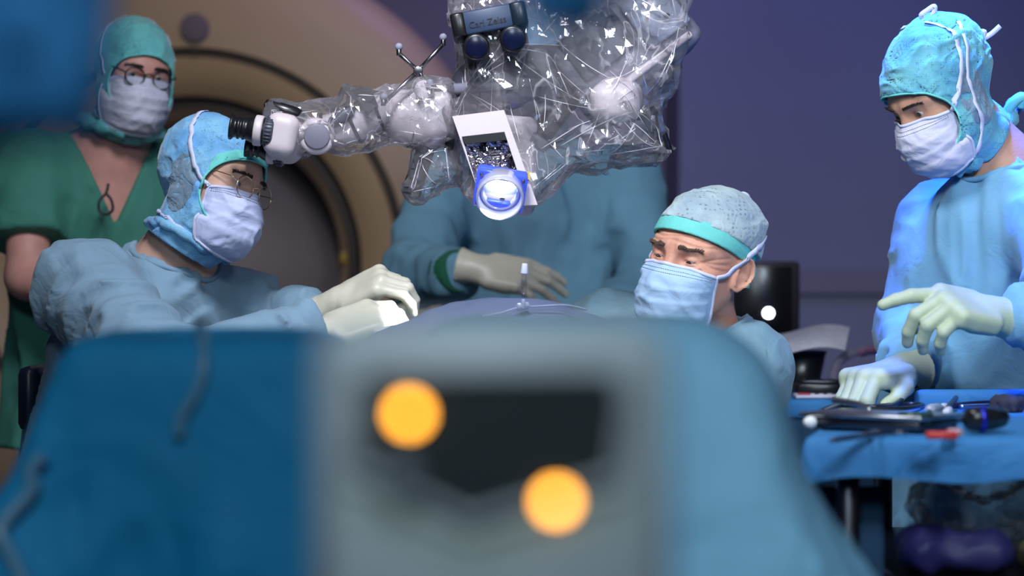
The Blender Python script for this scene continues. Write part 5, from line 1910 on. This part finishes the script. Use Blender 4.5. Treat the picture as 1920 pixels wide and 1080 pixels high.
back = obj('rear_fold', *bbox(np.array([(BL[0] * .88 + BR[0] * .12 + BR[0]) / 2, 3.865, TZ + .014]), ((1, (BR[1] - BL[1]) / (BR[0] - BL[0]), .0), (0, 1, 0), (0, 0, 1)), ((BR[0] - BL[0]) * .43, .012, .017), .01), M_TDR, td)
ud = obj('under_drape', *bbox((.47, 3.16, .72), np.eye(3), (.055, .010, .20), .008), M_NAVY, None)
tag(ud, 'dark navy cloth panel hanging below the instrument table', 'drape')


def T(px, py):
    """point on the table top seen at this pixel"""
    d = .205 * FPX / (py - 540)
    return P(px, py, d) + V3(0, 0, .003)


M_CABLE = mat('black_cable', (.012, .012, .016), rough=.35)
cbz = V3(0, 0, .006)
c = obj('cable', *tube(spline([T(1540, 782) + cbz, T(1575, 770) + cbz, T(1640, 773) + cbz, T(1680, 768) + cbz * 1.2, T(1720, 760) + V3(0, -.0, .03), T(1745, 740) + V3(0, -.15, .018), T(1776, 737) + V3(0, -.15, .016), T(1785, 758) + V3(0, -.05, .015), T(1765, 786) + cbz, T(1740, 788) + cbz, T(1760, 775) + cbz, T(1830, 766) + cbz, T(1920, 765) + cbz, T(1990, 766) + cbz], 110), .0042, 10), M_CABLE, None)
tag(c, 'black cable looping over the blue drape beside the resting glove', 'cable')
c = obj('cable', *tube(spline([T(1590, 778) + cbz * .7, T(1640, 776) + cbz * .8, T(1700, 774) + cbz * .8, T(1730, 768) + cbz * .8, T(1700, 766) + cbz * .8, T(1640, 770) + cbz * .8], 60), .0036, 10), M_CABLE, None)
tag(c, 'short black cable loop lying flat in front of the resting glove', 'cable')

# steel tray with dark block
ty = thing('instrument_tray', 'flat silver steel tray with a dark underside near the front edge of the blue drape', 'tray', tuple(T(1660, 800)))
tu = nrm(T(1735, 800) - T(1585, 815)); tv = nrm(np.cross(V3(0, 0, 1), tu))
tc_ = T(1650, 806) + V3(0, 0, .013)
obj('tray_plate', *bbox(tc_ + V3(0, 0, .006), (tu, tv, (0, 0, 1)), (.062, .10, .003), .002), M_METAL, ty)
obj('tray_body', *bbox(tc_ - V3(0, 0, .005), (tu, tv, (0, 0, 1)), (.058, .095, .008), .004), M_DKMETAL, ty)
obj('tray_handle', *tube(spline([tc_ + tu * .06 + tv * .05 + V3(0, 0, .008), tc_ + tu * .075 + tv * .08 + V3(0, 0, .016), tc_ + tu * .088 + tv * .13 + V3(0, 0, .020)], 14), .0045, 10), M_METAL, ty)


def forceps(a, b, label, m=M_METAL, r=.003, name='forceps'):
    a, b = np.asarray(a), np.asarray(b)
    d_ = nrm(b - a); s_ = nrm(np.cross(d_, V3(0, 0, 1))); L = np.linalg.norm(b - a)
    t_ = thing(name, label, 'forceps', tuple((a + b) / 2 - V3(0, 0, r)))
    for s in (-1, 1):
        arm = obj('arm', *tube(spline([a + s_ * s * .001 + V3(0, 0, r), a + d_ * L * .35 + s_ * s * .006 + V3(0, 0, r), a + d_ * L * .6 + s_ * s * .003 + V3(0, 0, r), b + s_ * s * .014 + V3(0, 0, r)], 20), [r * (.5 + .5 * min(1, k / 8)) for k in range(19)] if False else r, 8), m, t_)
        an = np.linspace(0, 2 * np.pi, 20, endpoint=False)
        c0_ = b + s_ * s * .018 + d_ * .010 + V3(0, 0, r)
        obj('finger_ring', *tube(c0_ + np.outer(np.cos(an), d_) * .011 + np.outer(np.sin(an), s_) * .009, r * .8, 6, closed=True), m, arm)
    obj('joint', *cyl(a + d_ * L * .6 - V3(0, 0, r * .1), a + d_ * L * .6 + V3(0, 0, r * 2.4), r * 1.7, 12), m, t_)
    return t_


forceps(T(1800, 770), T(1905, 766), 'long steel forceps lying along the back of the blue drape', M_METAL, .0036)
forceps(T(1560, 834), T(1660, 818), 'steel forceps at the front left corner of the blue drape, in front of the tray', M_DKMETAL, .003)
forceps(T(1770, 800), T(1850, 782), 'dark steel forceps crossing beside the clear vial', M_DKMETAL, .003)
vl = thing('vial', 'small clear vial lying inside the cable loop on the blue drape', 'vial', tuple(T(1752, 783)))
obj('glass', *lathe(T(1742, 783) + V3(0, 0, .009), T(1765, 778) + V3(0, 0, .009), [(0, .007), (.1, .009), (.7, .009), (.85, .005), (1, .005)], 16), M_CLEAR, vl)
obj('stopper', *cyl(T(1765, 778) + V3(0, 0, .009), T(1772, 776) + V3(0, 0, .009), .0058, 14), M_TIE, vl)
cn = obj('connector', *lathe(T(1773, 788) + V3(0, 0, .007), T(1782, 778) + V3(0, 0, .007), [(0, .004), (.2, .007), (.6, .007), (.7, .004), (1, .004)], 14), M_TIE, None)
tag(cn, 'small white plug connector lying right of the clear vial', 'connector')
bl = obj('cotton_ball', *uvs(T(1519, 806) + V3(0, 0, .008), (.010, .008, .009), 18, 12), mat('cotton_white', (.8, .8, .82), rough=.9, bump=.6, bscale=120), None)
tag(bl, 'white cotton ball at the left corner of the blue drape', 'swab')
bw = thing('gallipot', 'small dark green bowl on the blue drape right of the silver tray', 'bowl', tuple(T(1716, 812)))
obj('bowl', *lathe(T(1716, 812), T(1716, 812) + V3(0, 0, .026), [(0, .014), (.3, .020), (1, .026), (1, .023), (.35, .017), (.15, .008)], 28), mat('bowl_green', lin(30, 62, 62), rough=.3), bw)
obj('liquid', *lathe(T(1716, 812) + V3(0, 0, .016), T(1716, 812) + V3(0, 0, .018), [(0, .0195), (1, .0195)], 28), mat('bowl_liquid', lin(40, 44, 60), rough=.1), bw)
rd = thing('marker_strip', 'red plastic strip lying at the front edge of the blue drape', 'strip', tuple(T(1765, 828)))
obj('strip', *bbox(T(1765, 827) + V3(0, 0, .005), ((1, .02, 0), (0, 1, 0), (0, 0, 1)), (.021, .010, .005), .003), mat('red_plastic', lin(200, 60, 60), rough=.4), rd)
obj('strip_end', *bbox(T(1790, 823) + V3(0, 0, .006), ((1, .02, 0), (0, 1, 0), (0, 0, 1)), (.010, .010, .005), .003), mat('pink_plastic', lin(190, 150, 160), rough=.4), rd)
cm = thing('camera_head', 'dark rounded instrument head with a blue lens on the blue drape at right', 'instrument', tuple(T(1845, 814)))
obj('casing', *lathe(T(1815, 815) + V3(0, 0, .018), T(1878, 812) + V3(0, 0, .018), [(0, .010), (.06, .016), (.4, .018), (.7, .016), (1, .013)], 24), M_BLACKP, cm)
obj('blue_ring', *lathe(T(1836, 814) + V3(0, 0, .018), T(1846, 814) + V3(0, 0, .018), [(0, .0182), (.5, .0188), (1, .0182)], 24), mat('blue_metal', lin(40, 50, 190), rough=.25, metal=.6), cm)
obj('steel_tip', *lathe(T(1872, 812) + V3(0, 0, .018), T(1886, 811) + V3(0, 0, .018), [(0, .0135), (.6, .012), (1, .008)], 24), M_METAL, cm)
fb = sdf_obj('swab_pack', lambda p: rbox(p, T(1888, 775) + V3(0, 0, .012), (nrm(V3(1, -.8, 0)), nrm(V3(.8, 1, 0)), (0, 0, 1)), (.026, .016, .013), .008) - glass_noise(p, (45, 45, 45), 8, .004), T(1888, 775) - .06, T(1888, 775) + .07, .004, mat('dark_cloth', lin(46, 46, 66), rough=.8), None)
tag(fb, 'crumpled dark cloth bundle at the back of the blue drape on the right', 'cloth')

# things on the lower shelf
SZ = TZ - .195
bg = sdf_obj('plastic_bag', lambda p: rbox(p, (.76, 3.30, SZ + .066), np.eye(3), (.17, .08, .058), .05) - glass_noise(p, (16, 16, 16), 31, .012), (.52, 3.15, SZ - .03), (1.06, 3.46, SZ + .21), .009, M_FILM, None, smooth=False)
tag(bg, 'crumpled clear plastic bag on the shelf under the instrument table', 'bag')
bb = sdf_obj('cloth_bundle', lambda p: rbox(p, (.62, 3.15, SZ + .030), np.eye(3), (.075, .045, .028), .025) - glass_noise(p, (18, 18, 18), 35, .012), (.48, 3.02, SZ - .04), (.78, 3.28, SZ + .12), .008, mat('violet_blue_cloth', lin(34, 32, 88), rough=.6), None)
tag(bb, 'dark violet blue cloth bundle on the lower shelf, left end', 'cloth')
yb = sdf_obj('cloth_bundle', lambda p: rbox(p, (.85, 3.14, SZ + .022), np.eye(3), (.13, .05, .022), .02) - glass_noise(p, (16, 16, 16), 37, .009), (.66, 3.02, SZ - .04), (1.06, 3.26, SZ + .09), .008, mat('yellowish_cloth', lin(120, 112, 88), rough=.7), None)
tag(yb, 'folded yellow grey cloth on the lower shelf in front of the clear bag', 'cloth')

# ------------------------------------------------------------------ back table, papers, dark monitor
BZ = 1.2 - .222
bt = thing('side_table', 'small draped side table behind the instrument table, left of the resting glove', 'table', (.62, 4.75, 0))
obj('table_top', *bbox((.68, 4.75, BZ - .02), np.eye(3), (.20, .28, .02), .01), M_TDR, bt)
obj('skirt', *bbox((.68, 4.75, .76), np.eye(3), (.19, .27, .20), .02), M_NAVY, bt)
for sx in (-1, 1):
    for sy_ in (-1, 1):
        obj('leg', *cyl((.68 + sx * .16, 4.75 + sy_ * .24, 0), (.68 + sx * .16, 4.75 + sy_ * .24, .58), .014, 12), M_METAL, bt)
ba = thing('basin', 'dark basin standing on the side table under the white paper', 'bowl', (P(1497, 0, 4.8)[0], 4.80, BZ))
bc = V3(P(1500, 0, 4.8)[0], 4.80, BZ)
obj('basin_wall', *lathe(bc, bc + V3(0, 0, .085), [(0, .035), (.1, .040), (1, .056), (1, .052), (.1, .036)], 32), M_BLACKP, ba)
obj('rim', *tube([bc + V3(.055 * math.cos(t), .055 * math.sin(t), .085) for t in np.linspace(0, 2 * np.pi, 32, endpoint=False)], .003, 6, closed=True), M_DKMETAL, ba)
gx, gy = np.meshgrid(np.linspace(-1, 1, 14), np.linspace(-1, 1, 10))
pc = bc + V3(.018, -.01, .112)
pv = np.stack([pc[0] + gx.ravel() * .082 + gy.ravel() * .02, pc[1] + gy.ravel() * .10, pc[2] + .010 * np.sin(gx.ravel() * 2 + .5) + .022 * gy.ravel() - gx.ravel() ** 2 * .004], 1)
pf = [(j * 14 + i, j * 14 + i + 1, (j + 1) * 14 + i + 1, (j + 1) * 14 + i) for j in range(9) for i in range(13)]
n_ = len(pv)
pap = obj('paper_sheet', np.concatenate([pv, pv - V3(0, 0, .0015)]), pf + [tuple(n_ + k for k in reversed(q)) for q in pf], mat('printed_paper', lin(236, 234, 246), rough=.8, var=.10, vscale=60), None)
tag(pap, 'white printed paper sheet lying across the dark basin', 'paper')
blk = thing('cable_box', 'low black box on the side table in front of the basin', 'box', (P(1535, 0, 4.62)[0], 4.62, BZ))
obj('box', *bbox((P(1545, 0, 4.62)[0], 4.62, BZ + .014), np.eye(3), (.062, .05, .014), .006), M_BLACKP, blk)
obj('box_lid', *bbox((P(1545, 0, 4.62)[0], 4.62, BZ + .030), np.eye(3), (.05, .04, .003), .002), M_DKMETAL, blk)
pk = thing('swab_packet', 'white packet with red and black print at the front of the side table', 'packet', (P(1530, 0, 4.52)[0], 4.52, BZ))
obj('packet', *bbox((P(1528, 0, 4.51)[0], 4.51, BZ + .005), np.eye(3), (.042, .03, .004), .002), mat('packet_white', lin(205, 195, 210), rough=.6), pk)
obj('red_patch', *bbox((P(1506, 0, 4.50)[0], 4.49, BZ + .0105), np.eye(3), (.012, .012, .0012), .0008), mat('packet_red', lin(190, 50, 60), rough=.6), pk)
for k in range(3):
    obj('black_dot', *cyl((P(1530 + 16 * k, 0, 4.5)[0], 4.49, BZ + .008), (P(1530 + 16 * k, 0, 4.5)[0], 4.49, BZ + .011), .004, 10), M_BLACKP, pk)
ho = obj('clear_hose', *tube(spline([P(1562, 712, 4.7), P(1572, 680, 4.72), P(1600, 662, 4.75), P(1640, 655, 4.8), P(1660, 690, 4.82), P(1665, 735, 4.84)], 40), .010, 12), mat('hose_film', lin(150, 140, 160), rough=.2, alpha=.45), None)
tag(ho, 'clear hose arching on the side table behind the resting glove', 'tube')
pkk = obj('pink_cap', *cyl(P(1612, 662, 4.8), P(1642, 655, 4.82), .009, 14), mat('pink_cap_plastic', lin(205, 120, 170), rough=.4), None)
tag(pkk, 'small pink cap on the clear hose behind the resting glove', 'cap')

mo = thing('wall_monitor', 'dark monitor with one bright white round lamp, behind the older surgeon', 'monitor', (P(1440, 0, 5.4)[0], 5.45, 0))
m0, m1 = P(1372, 490, 5.4), P(1500, 665, 5.4)
obj('monitor_case', *bbox((m0 + m1) / 2 + V3(0, .05, 0), np.eye(3), ((m1[0] - m0[0]) / 2, .05, (m0[2] - m1[2]) / 2), .01), mat('monitor_case_dark', lin(46, 42, 48), rough=.5), mo)
obj('monitor_screen', *bbox((m0 + m1) / 2 + V3(-.006, -.002, .004), np.eye(3), ((m1[0] - m0[0]) / 2 - .014, .004, (m0[2] - m1[2]) / 2 - .016), .002), mat('monitor_glass_dark', lin(26, 25, 30), rough=.25), mo)
lp_ = P(1441, 587, 5.39)
obj('status_lamp', *lathe(lp_ + V3(0, .004, 0), lp_ - V3(0, .008, 0), [(0, .0125), (.6, .0125), (1, .009)], 20), mat('status_lamp_white', (1, 1, 1), emit=(.85, .93, 1), estr=9), mo)
obj('stand_pole', *cyl(((m0[0] + m1[0]) / 2, 5.46, .05), ((m0[0] + m1[0]) / 2, 5.46, m1[2] + .02), .02, 16), M_DKMETAL, mo)
obj('stand_foot', *bbox(((m0[0] + m1[0]) / 2, 5.46, .025), np.eye(3), (.16, .16, .025), .01), M_DKMETAL, mo)

# ------------------------------------------------------------------ stools
def stool(x, y, zt, label, bz=.10, bx=.17):
    s_ = thing('surgeon_stool', label, 'stool', (x, y, 0))
    obj('seat', *lathe((x, y, zt - .07), (x, y, zt), [(0, .15), (.1, .17), (.6, .175), (.9, .165), (1, .14)], 36), mat('stool_vinyl', lin(26, 34, 56), rough=.4), s_)
    obj('post', *cyl((x, y, .08), (x, y, zt - .06), .025, 16), M_METAL, s_)
    obj('backrest', *bbox((x - bx, y, zt + bz), np.eye(3), (.02, .12, .06), .015), mat('stool_vinyl', lin(26, 34, 56)), s_)
    obj('back_bar', *tube(spline([(x - .05, y, zt - .075), (x - bx - .03, y, zt - .06), (x - bx - .035, y, zt + bz * .5), (x - bx - .02, y, zt + bz)], 20), .010, 10), M_METAL, s_)
    for k in range(5):
        a = 2 * np.pi * k / 5
        l_ = obj('foot', *tube([(x, y, .09), (x + .13 * math.cos(a), y + .13 * math.sin(a), .075), (x + .25 * math.cos(a), y + .25 * math.sin(a), .05)], .016, 10), M_METAL, s_)
        obj('caster', *cyl((x + .25 * math.cos(a) - .01, y + .25 * math.sin(a), .027), (x + .25 * math.cos(a) + .01, y + .25 * math.sin(a), .027), .027, 16), M_BLACKP, l_)


stool(pelA[0] - .02, pelA[1], pelA[2] - .18, 'dark navy surgeon stool under the person seated at left', .40, .13)
stool(pelB[0], pelB[1] + .02, pelB[2] - .18, 'dark navy surgeon stool under the older surgeon with grey cap')
